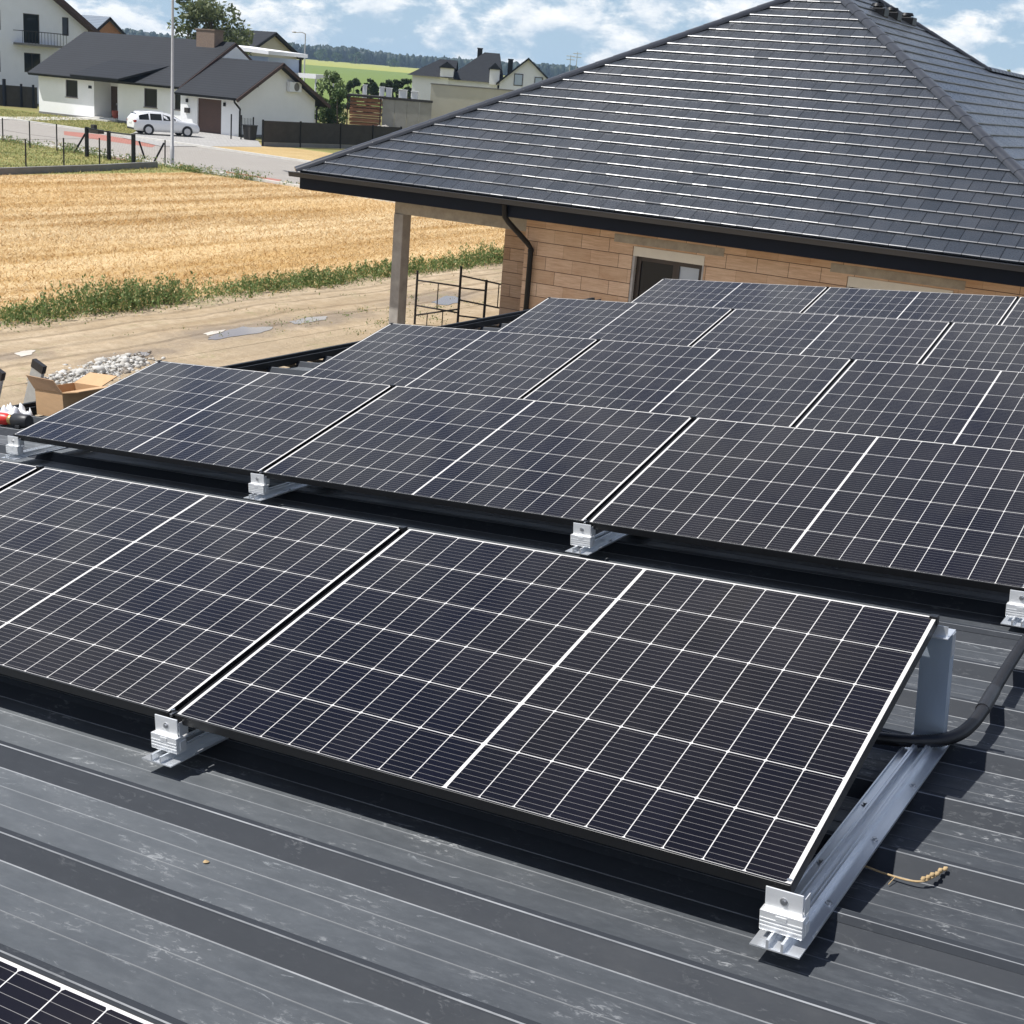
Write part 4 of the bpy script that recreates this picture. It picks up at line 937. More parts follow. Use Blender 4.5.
bx = thing('cardboard_box', rp(-4.30, 3.46, CREST), 'open brown cardboard box with raised flaps on the left roof edge', 'box')
BM = Matrix.Translation(rp(-4.30, 3.46, CREST+0.002)) @ RM.to_4x4() @ Matrix.Rotation(R(-4), 4, 'Z')
def bq(name, pts, mat, th=0.006):
    mb = MB(); p = [BM @ Vector(q) for q in pts]; mb.slab(*p, th); return mb.build(name, mat, bx)
a, b, h = 0.135, 0.15, 0.165
mb = MB(); mb.box(-a, a, -b, -b+0.006, 0, h, M=BM); mb.box(-a, a, b-0.006, b, 0, h, M=BM); mb.box(-a, -a+0.006, -b+0.006, b-0.006, 0, h, M=BM); mb.box(a-0.006, a, -b+0.006, b-0.006, 0, h, M=BM); mb.box(-a+0.006, a-0.006, -b+0.006, b-0.006, 0, 0.006, M=BM)
mb.build('carton', M['cardboard'], bx)
bq('flap', [(-a, -b, h+0.002), (a, -b, h+0.002), (a-0.05, -b-0.02, h+0.075), (-a-0.045, -b-0.02, h+0.085)], M['cardboard_shaded'])
bq('flap', [(a+0.002, -b, h), (a+0.002, b, h), (a+0.16, b, h+0.02), (a+0.16, -b, h+0.02)], M['cardboard'])
bq('flap', [(-a, b, h), (a, b, h), (a, b+0.13, h+0.05), (-a, b+0.13, h+0.05)], M['cardboard'])

tl = thing('hand_tool', rp(-4.33, 2.98, CREST), 'red and black hand tool with a brass collar lying at the left roof edge', 'tool')
def tq(x, y=0, z=0): return rp(-4.26, 2.955, CREST+0.045)+ux_*x+vx_*(0.10*x+y)+nx_*z
mb = MB(); mb.tube([tq(-0.17), tq(-0.15), tq(-0.02), tq(0.0)], [0.030, 0.040, 0.036, 0.026], 14); mb.build('red_body', M['tool_red'], tl)
mb = MB(); mb.tube([tq(0.0), tq(0.01), tq(0.03), tq(0.035)], [0.026, 0.032, 0.032, 0.024], 14); mb.build('brass_collar', M['brass'], tl)
mb = MB(); mb.tube([tq(0.035), tq(0.045), tq(0.15), tq(0.16)], [0.024, 0.042, 0.042, 0.036], 14); mb.bbox(0.08, 0.12, -0.03, 0.03, -0.045, -0.02, 0.006, M=Matrix.Translation(tq(0)) @ RM.to_4x4()); mb.build('black_head', M['tool_black'], tl)
fm = MB(); vs = []; nn = 16
for i in range(nn):
    for j in range(nn):
        x, y = -0.16+0.30*i/(nn-1), -0.10+0.22*j/(nn-1); hgt = 0.015+0.045*(0.5+0.5*math.sin(i*0.9+j*0.45))*(0.5+0.5*math.cos(j*0.8-i*0.35))+0.018*abs(math.sin(i*1.7-j*1.1))+rnd.uniform(0, 0.006)
        vs.append(rp(-4.44+x*0.6, 3.12+y*0.8, CREST+hgt*(1.3 if 0 < i < nn-1 and 0 < j < nn-1 else 0.3)))
fm.add(vs, [(i*nn+j, i*nn+nn+j, i*nn+nn+j+1, i*nn+j+1) for i in range(nn-1) for j in range(nn-1)], 0, True)
tag(fm.build('plastic_film', M['film']), 'crumpled white plastic film lying behind the red tool at the roof edge', 'plastic film')

# rubble heap in the yard
def heap(name, n, pos, size, mat, label, cat, seed):
    r_ = np.random.RandomState(seed); i1 = bmesh.new(); bmesh.ops.create_icosphere(i1, subdivisions=1, radius=1)
    v1 = np.array([v.co[:] for v in i1.verts]); f1 = np.array([[v.index for v in f.verts] for f in i1.faces]); i1.free(); VV = []; FF_ = []; o_ = 0
    for k in range(n):
        p = pos(r_); s_ = size(r_); V = v1*(1+r_.uniform(-0.32, 0.32, (len(v1), 1)))*np.array([s_*r_.uniform(0.7, 1.3), s_*r_.uniform(0.7, 1.3), s_*r_.uniform(0.4, 0.9)])+np.array(p)
        VV.append(V); FF_.append(f1+o_); o_ += len(v1)
    tag(bulk(name, np.concatenate(VV), np.concatenate(FF_), mat), label, cat, kind='stuff')
def rpos(r):
    t = r.uniform(0, 1); d = r.normal(0, 1); return (-14.85-0.6*t+d*0.22, 12.7+2.2*t+r.normal(0, 0.25), max(0.0, 0.11*(1-(d*0.6)**2))*r.uniform(0.2, 1)*(0.55+0.45*math.sin(t*9)))
heap('rubble_heap', 1500, rpos, lambda r: 0.008+r.gamma(1.3, 0.014)+(0.06 if r.rand() < 0.015 else 0), M['rubble'], 'heap of pale broken plaster rubble beside the sandy lane, left behind the panels', 'rubble', 11)

# ------------------------------------------------------------------ helpers for the far street
CFH = Vector((CF.x, CF.y, 0)).normalized()
def Z(px, py, p):                         # height of a pixel above a known ground point
    d = ray(px, py); t = (Vector((p[0]-CAM.x, p[1]-CAM.y, 0)).dot(CFH))/Vector((d.x, d.y, 0)).dot(CFH); return CAM.z+t*d.z
def onv(px, py, v): d = ray(px, py); t = (v-CAM.y)/d.y; p = CAM+d*t; return p.x, p.z
def onu(px, py, u): d = ray(px, py); t = (u-CAM.x)/d.x; p = CAM+d*t; return p.y, p.z
def cells(a0, a1, z0, z1, ops):
    A = sorted({a0, a1, *[q for o in ops for q in o[:2]]}); ZZ = sorted({z0, z1, *[q for o in ops for q in o[2:4]]})
    for i in range(len(A)-1):
        for j in range(len(ZZ)-1):
            ca, cz = (A[i]+A[i+1])/2, (ZZ[j]+ZZ[j+1])/2
            if not any(o[0] < ca < o[1] and o[2] < cz < o[3] for o in ops): yield A[i], A[i+1], ZZ[j], ZZ[j+1]
def wall_u(mb, u0, u1, v0, v1, z0, z1, ops=()):
    for a, b, c, d in cells(u0, u1, z0, z1, ops): mb.box(a, b, v0, v1, c, d)
def wall_v(mb, u0, u1, v0, v1, z0, z1, ops=()):
    for a, b, c, d in cells(v0, v1, z0, z1, ops): mb.box(u0, u1, a, b, c, d)
def window_u(par, u0, u1, z0, z1, v, fm=None, pane=None, sill=True, mull=0, name='window'):
    """a window in a wall that faces -v; v is the outer wall face"""
    t = 0.07; f = MB(); fm = fm or M['window_frame']
    f.box(u0, u0+t, v+0.07, v+0.13, z0, z1); f.box(u1-t, u1, v+0.07, v+0.13, z0, z1); f.box(u0+t, u1-t, v+0.07, v+0.13, z0, z0+t); f.box(u0+t, u1-t, v+0.07, v+0.13, z1-t, z1)
    for i in range(mull): c = u0+(u1-u0)*(i+1)/(mull+1); f.box(c-0.03, c+0.03, v+0.07, v+0.13, z0+t, z1-t)
    o = f.build(name, fm, par); p = MB(); p.box(u0+t, u1-t, v+0.10, v+0.105, z0+t, z1-t); p.build('pane', pane or M['pane'], o)
    if sill: s_ = MB(); s_.box(u0-0.06, u1+0.06, v-0.05, v-0.002, z0-0.06, z0-0.01); s_.build('sill', M['chimney'], o)
    return o
def window_v(par, v0, v1, z0, z1, u, fm=None, pane=None, mull=0, name='window'):
    """a window in a wall that faces +u; u is the outer wall face"""
    t = 0.07; f = MB(); fm = fm or M['window_frame']
    f.box(u-0.13, u-0.07, v0, v0+t, z0, z1); f.box(u-0.13, u-0.07, v1-t, v1, z0, z1); f.box(u-0.13, u-0.07, v0+t, v1-t, z0, z0+t); f.box(u-0.13, u-0.07, v0+t, v1-t, z1-t, z1)
    for i in range(mull): c = v0+(v1-v0)*(i+1)/(mull+1); f.box(u-0.13, u-0.07, c-0.03, c+0.03, z0+t, z1-t)
    o = f.build(name, fm, par); p = MB(); p.box(u-0.105, u-0.10, v0+t, v1-t, z0+t, z1-t); p.build('pane', pane or M['pane'], o); return o

# ------------------------------------------------------------------ white bungalow with garage
FV = 76.6
bun = thing('bungalow', (-80, 80, 0), 'long white bungalow with dark tiled roof, brown garage door and chimney', 'house')
def rect(p0, p1, v): a = onv(*p0, v); b = onv(*p1, v); return min(a[0], b[0]), max(a[0], b[0]), min(a[1], b[1]), max(a[1], b[1])
uL = onv(38.7, 90, FV)[0]; uR1 = onv(94, 90, FV)[0]; uR2 = onv(118, 95, FV)[0]
w1 = rect((65.4, 79.4), (77.7, 97.8), FV); w2 = rect((144, 88), (157, 108), FV); w3 = rect((174.5, 91.5), (180.5, 110), FV)
UG0, UG1 = -73.4, -67.9
wb = MB()
wall_u(wb, uL, uR1, FV, FV+0.3, 0, 3.25, [w1]); wall_u(wb, uR2, UG0, FV, FV+0.3, 0, 3.25, [w2, w3])
dd = rect((110.5, 86), (117.5, 115.5), FV+1.7); dd = (dd[0], dd[1], 0.25, dd[3])
wall_u(wb, uR1-0.3, uR2+0.3, FV+1.7, FV+2.0, 0, 3.25, [dd]); wb.box(uR1-0.3, uR1, FV+0.3, FV+1.7, 0, 3.25); wb.box(uR2, uR2+0.3, FV+0.3, FV+1.7, 0, 3.25)
wb.box(uL, uL+0.3, FV+0.3, 86.9, 0, 3.25); wb.box(uL, UG0, 86.9, 87.2, 0, 3.25)
for u in (uL+0.15, UG0-0.05): wb.prism([(FV+0.05, 3.25), (87.1, 3.25), (81.9, 6.30)], u-0.12, u+0.12, 'x')
gd = rect((197.5, 97.8), (221, 132.5), 76.3); gd = (gd[0], gd[1], 0.05, gd[3])
wall_u(wb, UG0-0.3, UG1, 76.3, 76.58, 0, 2.85, [(gd[0], gd[1], 0.0, gd[3])]); wb.box(UG1-0.3, UG1, 76.58, 84.9, 0, 2.85)
wb.prism([(76.35, 2.85), (84.9, 2.85), (80.3, 5.22)], UG1-0.28, UG1-0.003, 'x')
wb.build('wall', M['white'], bun)
pl = MB(); pl.box(uL-0.02, uR1, FV-0.03, FV-0.002, 0, 0.18); pl.box(uR2, UG0-0.31, FV-0.03, FV-0.002, 0, 0.18); pl.box(UG1+0.002, UG1+0.03, 76.3, 84.9, 0, 0.18); pl.build('plinth', M['plinth'], bun)
for w_ in (w1, w2, w3): window_u(bun, *w_, FV)
mb = MB(); mb.box(dd[0], dd[1], FV+1.76, FV+1.82, dd[2], dd[3]); dr = mb.build('door', M['door_brown'], bun); mb = MB(); mb.box(dd[1]-0.14, dd[1]-0.10, FV+1.70, FV+1.755, 1.2, 1.35); mb.build('handle', M['alu'], dr)
mb = MB(); mb.box(gd[0], gd[1], 76.42, 76.48, gd[2], gd[3])
for i in range(1, 5): z = gd[2]+(gd[3]-gd[2])*i/5; mb.box(gd[0], gd[1], 76.405, 76.4195, z-0.03, z+0.03)
mb.build('garage_door', M['garage'], bun)
def gable(mb, u0, u1, v0, z0, vr, zr, v1, z1, th=0.20, mi=0):
    mb.slab((u0, v0, z0), (u1, v0, z0), (u1, vr, zr), (u0, vr, zr), th, mi); mb.slab((u0, vr, zr), (u1, vr, zr), (u1, v1, z1), (u0, v1, z1), th, mi)
UR0 = onv(27, 67, 75.9)[0]
rb = MB(); gable(rb, UR0, -73.45, 75.9, 3.10, 81.9, 6.62, 87.9, 3.10)
rb.slab((-83.9, 74.9, 3.28), (-78.75, 74.9, 3.28), (-76.75, 78.3, 4.52), (-83.0, 78.3, 4.60), 0.16)
rf = rb.build('roof', M['dtile'], bun)
rb = MB(); gable(rb, -73.40, -67.30, 75.3, 2.72, 80.3, 5.42, 86.0, 2.55); rf2 = rb.build('garage_roof', M['dtile'], bun)
for (ua_, ub_, va_, za_, vb_, zb_, th_) in ((-67.32, -67.22, 75.25, 2.66, 80.3, 5.40, 0.24), (-67.32, -67.22, 86.05, 2.50, 80.3, 5.40, 0.24), (-73.47, -73.38, 75.85, 3.04, 81.9, 6.58, 0.26), (-73.47, -73.38, 87.9, 3.04, 81.9, 6.58, 0.26)):
    vb = MB(); vb.slab((ua_, va_, za_), (ub_, va_, za_), (ub_, vb_, zb_), (ua_, vb_, zb_), th_); vb.build('bargeboard', M['wood_dark'], bun)
ee = MB(); u = UR0+0.4
while u < -73.8: ee.box(u-0.05, u+0.05, 76.0, FV-0.005, 2.93, 3.08); u += 0.85
u = -73.1
while u < -67.6: ee.box(u-0.05, u+0.05, 75.4, 76.29, 2.58, 2.72); u += 0.85
for v in (77.6, 83.4): ee.box(-67.89, -67.33, v-0.06, v+0.06, 3.55 if v < 80 else 3.60, 3.72 if v < 80 else 3.77)
ee.build('rafter_tails', M['wood_dark'], bun)
c0 = onv(200, 36, 81.4); c1 = onv(218, 36, 81.4); mb = MB(); mb.box(c0[0], c1[0], 81.0, 82.0, 5.9, 7.35); mb.box(c0[0]-0.06, c1[0]+0.06, 80.94, 82.06, 7.35, 7.43); mb.build('chimney', M['chimney'], rf)
dpm = MB(); dpm.tube([(-67.6, 75.35, 2.58), (-67.6, 75.42, 2.42), (-67.72, 76.15, 1.95), (-67.80, 76.22, 1.8), (-67.80, 76.22, 0)], 0.07, 8); dpm.build('downpipe', M['black'], bun)
dpm = MB(); dpm.tube([(-67.7, 85.3, 2.5), (-67.75, 84.95, 2.2), (-67.75, 84.95, 0)], 0.07, 8); dpm.build('downpipe', M['black'], bun)
a0, a1 = onu(286.5, 82, UG1), onu(298, 91.5, UG1)
ac = MB(); ac.bbox(UG1+0.05, UG1+0.36, a0[0], a1[0], min(a0[1], a1[1])-0.05, max(a0[1], a1[1])+0.05, 0.02); aco = ac.build('air_conditioner', M['white2'], bun)
ac = MB(); vc, zc_ = (a0[0]+a1[0])/2+0.1, (a0[1]+a1[1])/2; ac.tube([(UG1+0.361, vc, zc_), (UG1+0.375, vc, zc_)], 0.30, 20); ac.build('fan_grille', M['plinth'], aco)
st = MB(); st.box(uR1-0.9, uR2-0.1, FV-1.0, FV+1.68, 0.0, 0.14); st.box(uR1+0.1, uR2-0.1, FV-0.2, FV+1.68, 0.14, 0.26); st.build('entrance_step', M['kerb'], bun)
pq = rect((88.5, 85.5), (91.7, 88.7), FV); mb = MB(); mb.box(pq[0], pq[1], FV-0.03, FV-0.003, pq[2], pq[3]); mb.build('house_plaque', M['black'], bun)
pq = rect((185.5, 107.5), (190, 113), 76.3); mb = MB(); mb.bbox(pq[0], pq[1], 76.15, 76.297, pq[2], pq[3], 0.02); mb.build('letter_box', M['shade_net'], bun)
for q in ((187.5, 100.5), (225, 104.5)): a = onv(*q, 76.3); mb = MB(); mb.bbox(a[0]-0.08, a[0]+0.08, 76.17, 76.297, a[1]-0.13, a[1]+0.13, 0.02); mb.build('wall_lamp', M['black'], bun)
pt = onv(115.5, 114, FV+0.6); mb = MB(); mb.tube([(pt[0], FV+0.6, 0.26), (pt[0], FV+0.6, 0.45), (pt[0], FV+0.6, 0.8), (pt[0], FV+0.6, 0.84)], [0.16, 0.26, 0.30, 0.26], 12); tag(mb.build('flower_pot', M['terracotta']), 'red pot standing beside the brown front door of the bungalow', 'pot')

# ------------------------------------------------------------------ white estate car
car = thing('parked_car', (0, 0, 0), 'white estate car with dark windows parked on the bungalow drive', 'car')
def car_build(t):
    # x forward, y left; sections: x, half width sill/belt, z sill, z belt, z roof, half width roof
    S_ = [(-2.30, 0.78, 0.38, 0.86, 0.98, 0.70), (-2.26, 0.84, 0.28, 0.90, 1.06, 0.72), (-2.10, 0.88, 0.25, 0.93, 1.30, 0.62), (-1.85, 0.90, 0.24, 0.94, 1.44, 0.60), (-1.2, 0.91, 0.22, 0.95, 1.50, 0.61), (-0.4, 0.91, 0.22, 0.95, 1.50, 0.62),
          (0.15, 0.91, 0.22, 0.95, 1.44, 0.61), (0.50, 0.91, 0.22, 0.96, 1.29, 0.62), (1.00, 0.90, 0.22, 0.95, 1.02, 0.74), (1.35, 0.90, 0.23, 0.92, 0.985, 0.76), (1.85, 0.88, 0.24, 0.86, 0.925, 0.74), (2.15, 0.82, 0.25, 0.76, 0.84, 0.68), (2.30, 0.68, 0.32, 0.60, 0.70, 0.56)]
    rings = []
    for x, w, z0, zb, zr, wr in S_:
        half = [(w*0.90, z0), (w, z0+(zb-z0)*0.35), (w*1.0, z0+(zb-z0)*0.72), (w*0.965, zb), (wr+(w*0.965-wr)*0.12, zb+(zr-zb)*0.86), (wr*0.82, zr)]
        rings.append([(x, y, z) for y, z in half]+[(x, -y, z) for y, z in reversed(half)])
    b = MB(); n = 12; vs = [p for r in rings for p in r]; fs = []
    for i in range(len(rings)-1):
        for j in range(n): fs.append((i*n+j, i*n+(j+1) % n, (i+1)*n+(j+1) % n, (i+1)*n+j))
    b.add(vs, fs, 0, True); b.add(rings[0], [tuple(range(n-1, -1, -1))]); b.add(rings[-1], [tuple(range(n))])
    body = b.build('body', M['car_white'], t, local=True)
    def sect(x):
        for A, B in zip(S_[:-1], S_[1:]):
            if A[0] <= x <= B[0]: k = (x-A[0])/(B[0]-A[0]); return [a+(c-a)*k for a, c in zip(A, B)]
    def side(x, f, sgn, out=0.006):
        _, w, z0, zb, zr, wr = sect(x); y0, y1 = w*0.965, wr+(w*0.965-wr)*0.12; return (x, sgn*(y0+(y1-y0)*f+out), zb+(zr-zb)*0.86*f)
    for sgn in (1, -1):
        for (xa, xb, fa, fb_) in ((-1.95, -1.28, 0.72, 0.93), (-1.18, -0.40, 0.93, 0.93), (-0.30, 0.62, 0.93, 0.55)):
            g = MB(); N = 6; pts = []
            for i in range(N+1): x = xa+(xb-xa)*i/N; pts.append(side(x, 0.06, sgn)); pts.append(side(x, fa+(fb_-fa)*i/N, sgn))
            g.add(pts, [(2*i, 2*i+2, 2*i+3, 2*i+1) for i in range(N)]); g.build('side_window', M['car_glass'], body, local=True)
        mr = MB(); mr.bbox(0.52, 0.64, sgn*1.0-0.08, sgn*1.0+0.07, 0.93, 1.04, 0.03); mr.build('wing_mirror', M['car_white'], body, local=True)
        tl_ = MB(); tl_.bbox(-2.30, -2.12, sgn*0.72-0.14, sgn*0.72+0.14, 0.76, 0.93, 0.03); tl_.build('tail_light', M['lamp_red'], body, local=True)
        hl = MB(); hl.bbox(1.98, 2.20, sgn*0.62-0.14, sgn*0.62+0.14, 0.62, 0.74, 0.03); hl.build('headlight', M['car_glass'], body, local=True)
        rl = MB(); rl.tube([(-1.9, sgn*0.56, 1.47), (-1.2, sgn*0.57, 1.545), (0.1, sgn*0.57, 1.525)], 0.018, 6); rl.build('roof_rail', M['bolt'], body, local=True)
    g = MB(); g.add([(-2.215, -0.56, 1.02), (-2.215, 0.56, 1.02), (-2.02, 0.52, 1.36), (-2.02, -0.52, 1.36)], [(0, 1, 2, 3)]); g.add([(-2.235, -0.56, 1.02), (-2.235, 0.56, 1.02), (-2.06, 0.52, 1.37), (-2.06, -0.52, 1.37)], [(3, 2, 1, 0)]); g.build('rear_window', M['car_glass'], body, local=True)
    g = MB(); g.add([(1.00, -0.68, 1.04), (1.00, 0.68, 1.04), (0.50, 0.57, 1.305), (0.50, -0.57, 1.305)], [(0, 1, 2, 3)]); g.build('windscreen', M['car_glass'], body, local=True)
    g = MB(); g.box(-2.325, -2.305, -0.26, 0.26, 0.70, 0.81); g.build('number_plate', M['plate'], body, local=True)
    g = MB(); g.bbox(-2.33, -2.2, -0.72, 0.72, 0.30, 0.42, 0.03); g.build('bumper_insert', M['tool_black'], body, local=True)
    for x in (-1.33, 1.36):
        for sgn in (1, -1):
            w_ = MB(); y = sgn*0.80; w_.tube([(x, y-0.11, 0.325), (x, y-0.09, 0.325), (x, y+0.09, 0.325), (x, y+0.11, 0.325)], [0.29, 0.325, 0.325, 0.29], 24); wo_ = w_.build('wheel', M['tyre'], t, local=True)
            r_ = MB(); r_.tube([(x, y+sgn*0.108, 0.325), (x, y+sgn*0.118, 0.325)], [0.215, 0.20], 20)
            r_.build('rim', M['rim'], wo_, local=True)
            a_ = MB(); a_.tube([(x, sgn*0.895, 0.335), (x, sgn*0.912, 0.335)], 0.375, 24); a_.build('wheel_arch', M['tool_black'], body, local=True)
            r_ = MB(); r_.tube([(x, sgn*0.913, 0.325), (x, sgn*0.925, 0.325)], [0.32, 0.30], 24); r_.build('tyre_face', M['tyre'], wo_, local=True)
            r_ = MB(); r_.tube([(x, sgn*0.926, 0.325), (x, sgn*0.932, 0.325)], [0.225, 0.21], 20); r_.build('wheel_disc', M['rim'], wo_, local=True)
car_build(car)
cp = G(163, 136.0); car.location = (cp[0]-0.55, cp[1]+0.62, 0.034); car.rotation_euler = (0, 0, R(29.656+33))

# ------------------------------------------------------------------ street furniture
def pole(base, h, label, arm=None, r=(0.085, 0.05)):
    t = thing('street_lamp', (*base, 0), label, 'street lamp', 'street lamps'); mb = MB(); mb.tube([(*base, 0), (*base, 0.9), (*base, 0.92), (*base, h)], [r[0]*1.25, r[0]*1.25, r[0], r[1]], 12); mb.build('pole', M['galv'], t)
    if arm:
        a = Vector((base[0], base[1], h)); e = a+Vector(arm); mb = MB(); mb.tube([a, a+Vector(arm)*0.4+Vector((0, 0, 0.15)), e], [r[1], r[1]*0.9, r[1]*0.8], 8); mb.build('arm', M['galv'], t)
        mb = MB(); d = Vector(arm).normalized(); mb.tube([e, e+d*0.12, e+d*0.5, e+d*0.62], [0.04, 0.10, 0.10, 0.04], 10); mb.build('lamp_head', M['galv'], t)
pole(G(172, 165.0), 10.2, 'tall grey street lamp pole standing in front of the white car', (-1.2, 0.9, 0.25))
pole((-119.6, 146.7), 9.4, 'thin far street lamp with a short arm, beyond the white flat roof', (-1.0, -0.6, 0.1), (0.10, 0.07))

def post(mb, p, h, r=0.03, n=6): mb.tube([(p[0], p[1], 0), (p[0], p[1], h)], r, n, smooth=False)
wf = thing('wire_fence', (*G(64, 160), 0), 'thin dark wire mesh fence posts round the grassy lot at the left', 'fence')
front = [(-8, 167), (26, 167), (64, 167), (99.6, 164.5), (165, 166)]; back = [(3, 141.5), (30, 148), (57, 151.5)]
tops = {(-8, 167): 138, (26, 167): 139, (64, 167): 138, (99.6, 164.5): 138, (165, 166): 140, (3, 141.5): 118, (30, 148): 121, (57, 151.5): 124}
pts_ = {}
for q in front+back:
    p = G(*q); h = Z(q[0], tops[q], p); pts_[q] = (p, h); mb = MB(); post(mb, p, h, 0.035); mb.build('post', M['steel_dark'], wf)
for run in (front[:4], back):
    mb = MB()
    for a, b in zip(run[:-1], run[1:]):
        (pa, ha), (pb, hb) = pts_[a], pts_[b]
        for f in (0.97, 0.5, 0.05): mb.tube([(*pa, ha*f), (*pb, hb*f)], 0.006, 4)
    mb.build('wire', M['steel_dark'], wf)
q = G(30, 171.5); q2 = G(155, 171.0); mb = MB(); dq = Vector((q2[0]-q[0], q2[1]-q[1], 0)).normalized(); nq = Vector((-dq.y, dq.x, 0))*0.12; a = Vector((*G(-30, 176), 0)); b = Vector((*G(98, 171), 0)); c = Vector((*G(156, 167.5), 0))
for s_, e_ in ((a, b), (b, c)):
    n_ = Vector((-(e_-s_).y, (e_-s_).x, 0)).normalized()*0.1; z1 = Vector((0, 0, 0.28))
    mb.add([s_-n_, e_-n_, e_+n_, s_+n_, s_-n_+z1, e_-n_+z1, e_+n_+z1, s_+n_+z1], [(0, 1, 5, 4), (1, 2, 6, 5), (2, 3, 7, 6), (3, 0, 4, 7), (4, 5, 6, 7)])
mb.build('plinth', M['plinth'], wf)
gt = thing('lot_gate', (*G(110, 160), 0), 'dark steel gate frame with leaning braces at the street side of the lot', 'gate')
gp = [((87, 157), 127), ((109, 160.5), 131), ((133.5, 168), 134)]; GP = []
for q, ty in gp:
    p = G(*q); h = Z(q[0], ty, p); GP.append((p, h)); mb = MB(); mb.box(p[0]-0.07, p[0]+0.07, p[1]-0.07, p[1]+0.07, 0, h); mb.build('post', M['black'], gt)
mb = MB()
for a, b in zip(GP[:-1], GP[1:]): mb.tube([(*a[0], a[1]-0.05), (*b[0], b[1]-0.05)], 0.035, 6)
mb.build('top_rail', M['black'], gt)
for q0, q1 in (((85, 134), (74, 153)), ((139, 141), (145, 159)), ((164, 143), (153, 164))):
    p = G(*q1); h = Z(q0[0], q0[1], p); d = ray(q0[0], q0[1]); tt = (Vector((p[0]-CAM.x, p[1]-CAM.y, 0)).dot(CFH))/Vector((d.x, d.y, 0)).dot(CFH); e = CAM+d*tt
    mb = MB(); mb.tube([(*p, 0), e], 0.05, 6); mb.build('brace', M['black'], gt)
p = G(94, 157); mb = MB(); h = Z(94, 131.5, p); mb.bbox(p[0]-0.45, p[0]+0.55, p[1]-0.2, p[1]+0.2, h-0.08, h+0.12, 0.03); mb.bbox(p[0]-0.12, p[0]+0.16, p[1]-0.1, p[1]+0.1, h+0.12, h+0.34, 0.03); mb.build('gate_drive_box', M['shade_net'], gt)

# screened fence beside the garage
sf = thing('screen_fence', (-60, 71, 0), 'dark screened panel fence on a low concrete plinth right of the garage', 'fence')
fp_ = [G(262.5, 146.5), G(300, 147.6), G(340, 148.6), G(372, 150.0), G(400, 151.4)]
for i in range(len(fp_)):
    p = fp_[i]; mb = MB(); mb.box(p[0]-0.05, p[0]+0.05, p[1]-0.05, p[1]+0.05, 0, 1.72); mb.build('post', M['black'], sf)
for a, b in zip(fp_[:-1], fp_[1:]):
    a, b = Vector((*a, 0)), Vector((*b, 0)); d = (b-a).normalized(); n_ = Vector((-d.y, d.x, 0)); a2, b2 = a+d*0.055, b-d*0.055
    for nm, z0, z1, th, mt in (('plinth_board', 0.0, 0.28, 0.03, 'plinth'), ('screen_panel', 0.285, 1.66, 0.012, 'shade_net')):
        mb = MB(); t = n_*th; z0v, z1v = Vector((0, 0, z0)), Vector((0, 0, z1))
        mb.add([a2-t+z0v, b2-t+z0v, b2+t+z0v, a2+t+z0v, a2-t+z1v, b2-t+z1v, b2+t+z1v, a2+t+z1v], [(0, 1, 5, 4), (1, 2, 6, 5), (2, 3, 7, 6), (3, 0, 4, 7), (4, 5, 6, 7), (0, 3, 2, 1)]); mb.build(nm, M[mt], sf)
sg = thing('side_gate', (*G(242, 139.5), 0), 'narrow dark gate frame between the garage corner and the screened fence', 'gate')
for px_, ty in ((231, 114), (241, 115), (253, 117)):
    p = G(px_, 139.3+(px_-231)*0.05); mb = MB(); post(mb, p, Z(px_, ty, p), 0.05); mb.build('post', M['black'], sg)
pa, pb = G(241, 139.8), G(253, 140.4); mb = MB()
for k in range(9): f = k/8; mb.tube([(pa[0]+(pb[0]-pa[0])*f, pa[1]+(pb[1]-pa[1])*f, 0.1), (pa[0]+(pb[0]-pa[0])*f, pa[1]+(pb[1]-pa[1])*f, 1.5)], 0.012, 4)
mb.build('bars', M['black'], sg)
p = G(246, 140.2); bn = thing('wheelie_bin', (p[0], p[1]+0.4, 0), 'dark grey wheelie bin standing behind the narrow side gate', 'bin')
mb = MB(); mb.add([(p[0]+sx*(0.26 if z == 0 else 0.32), p[1]+0.4+sy*(0.28 if z == 0 else 0.36), z) for z in (0.05, 0.98) for sy in (-1, 1) for sx in (-1, 1)] if False else [(p[0]+sx*w_, p[1]+0.4+sy*w_*1.1, z) for z, w_ in ((0.05, 0.28), (0.98, 0.35)) for sy in (-1, 1) for sx in (-1, 1)], [(0, 2, 3, 1), (4, 5, 7, 6), (0, 1, 5, 4), (2, 6, 7, 3), (0, 4, 6, 2), (1, 3, 7, 5)]); mb.build('body', M['shade_net'], bn)
mb = MB(); mb.bbox(p[0]-0.38, p[0]+0.38, p[1]-0.02, p[1]+0.82, 0.985, 1.05, 0.02); mb.build('lid', M['tool_black'], bn)

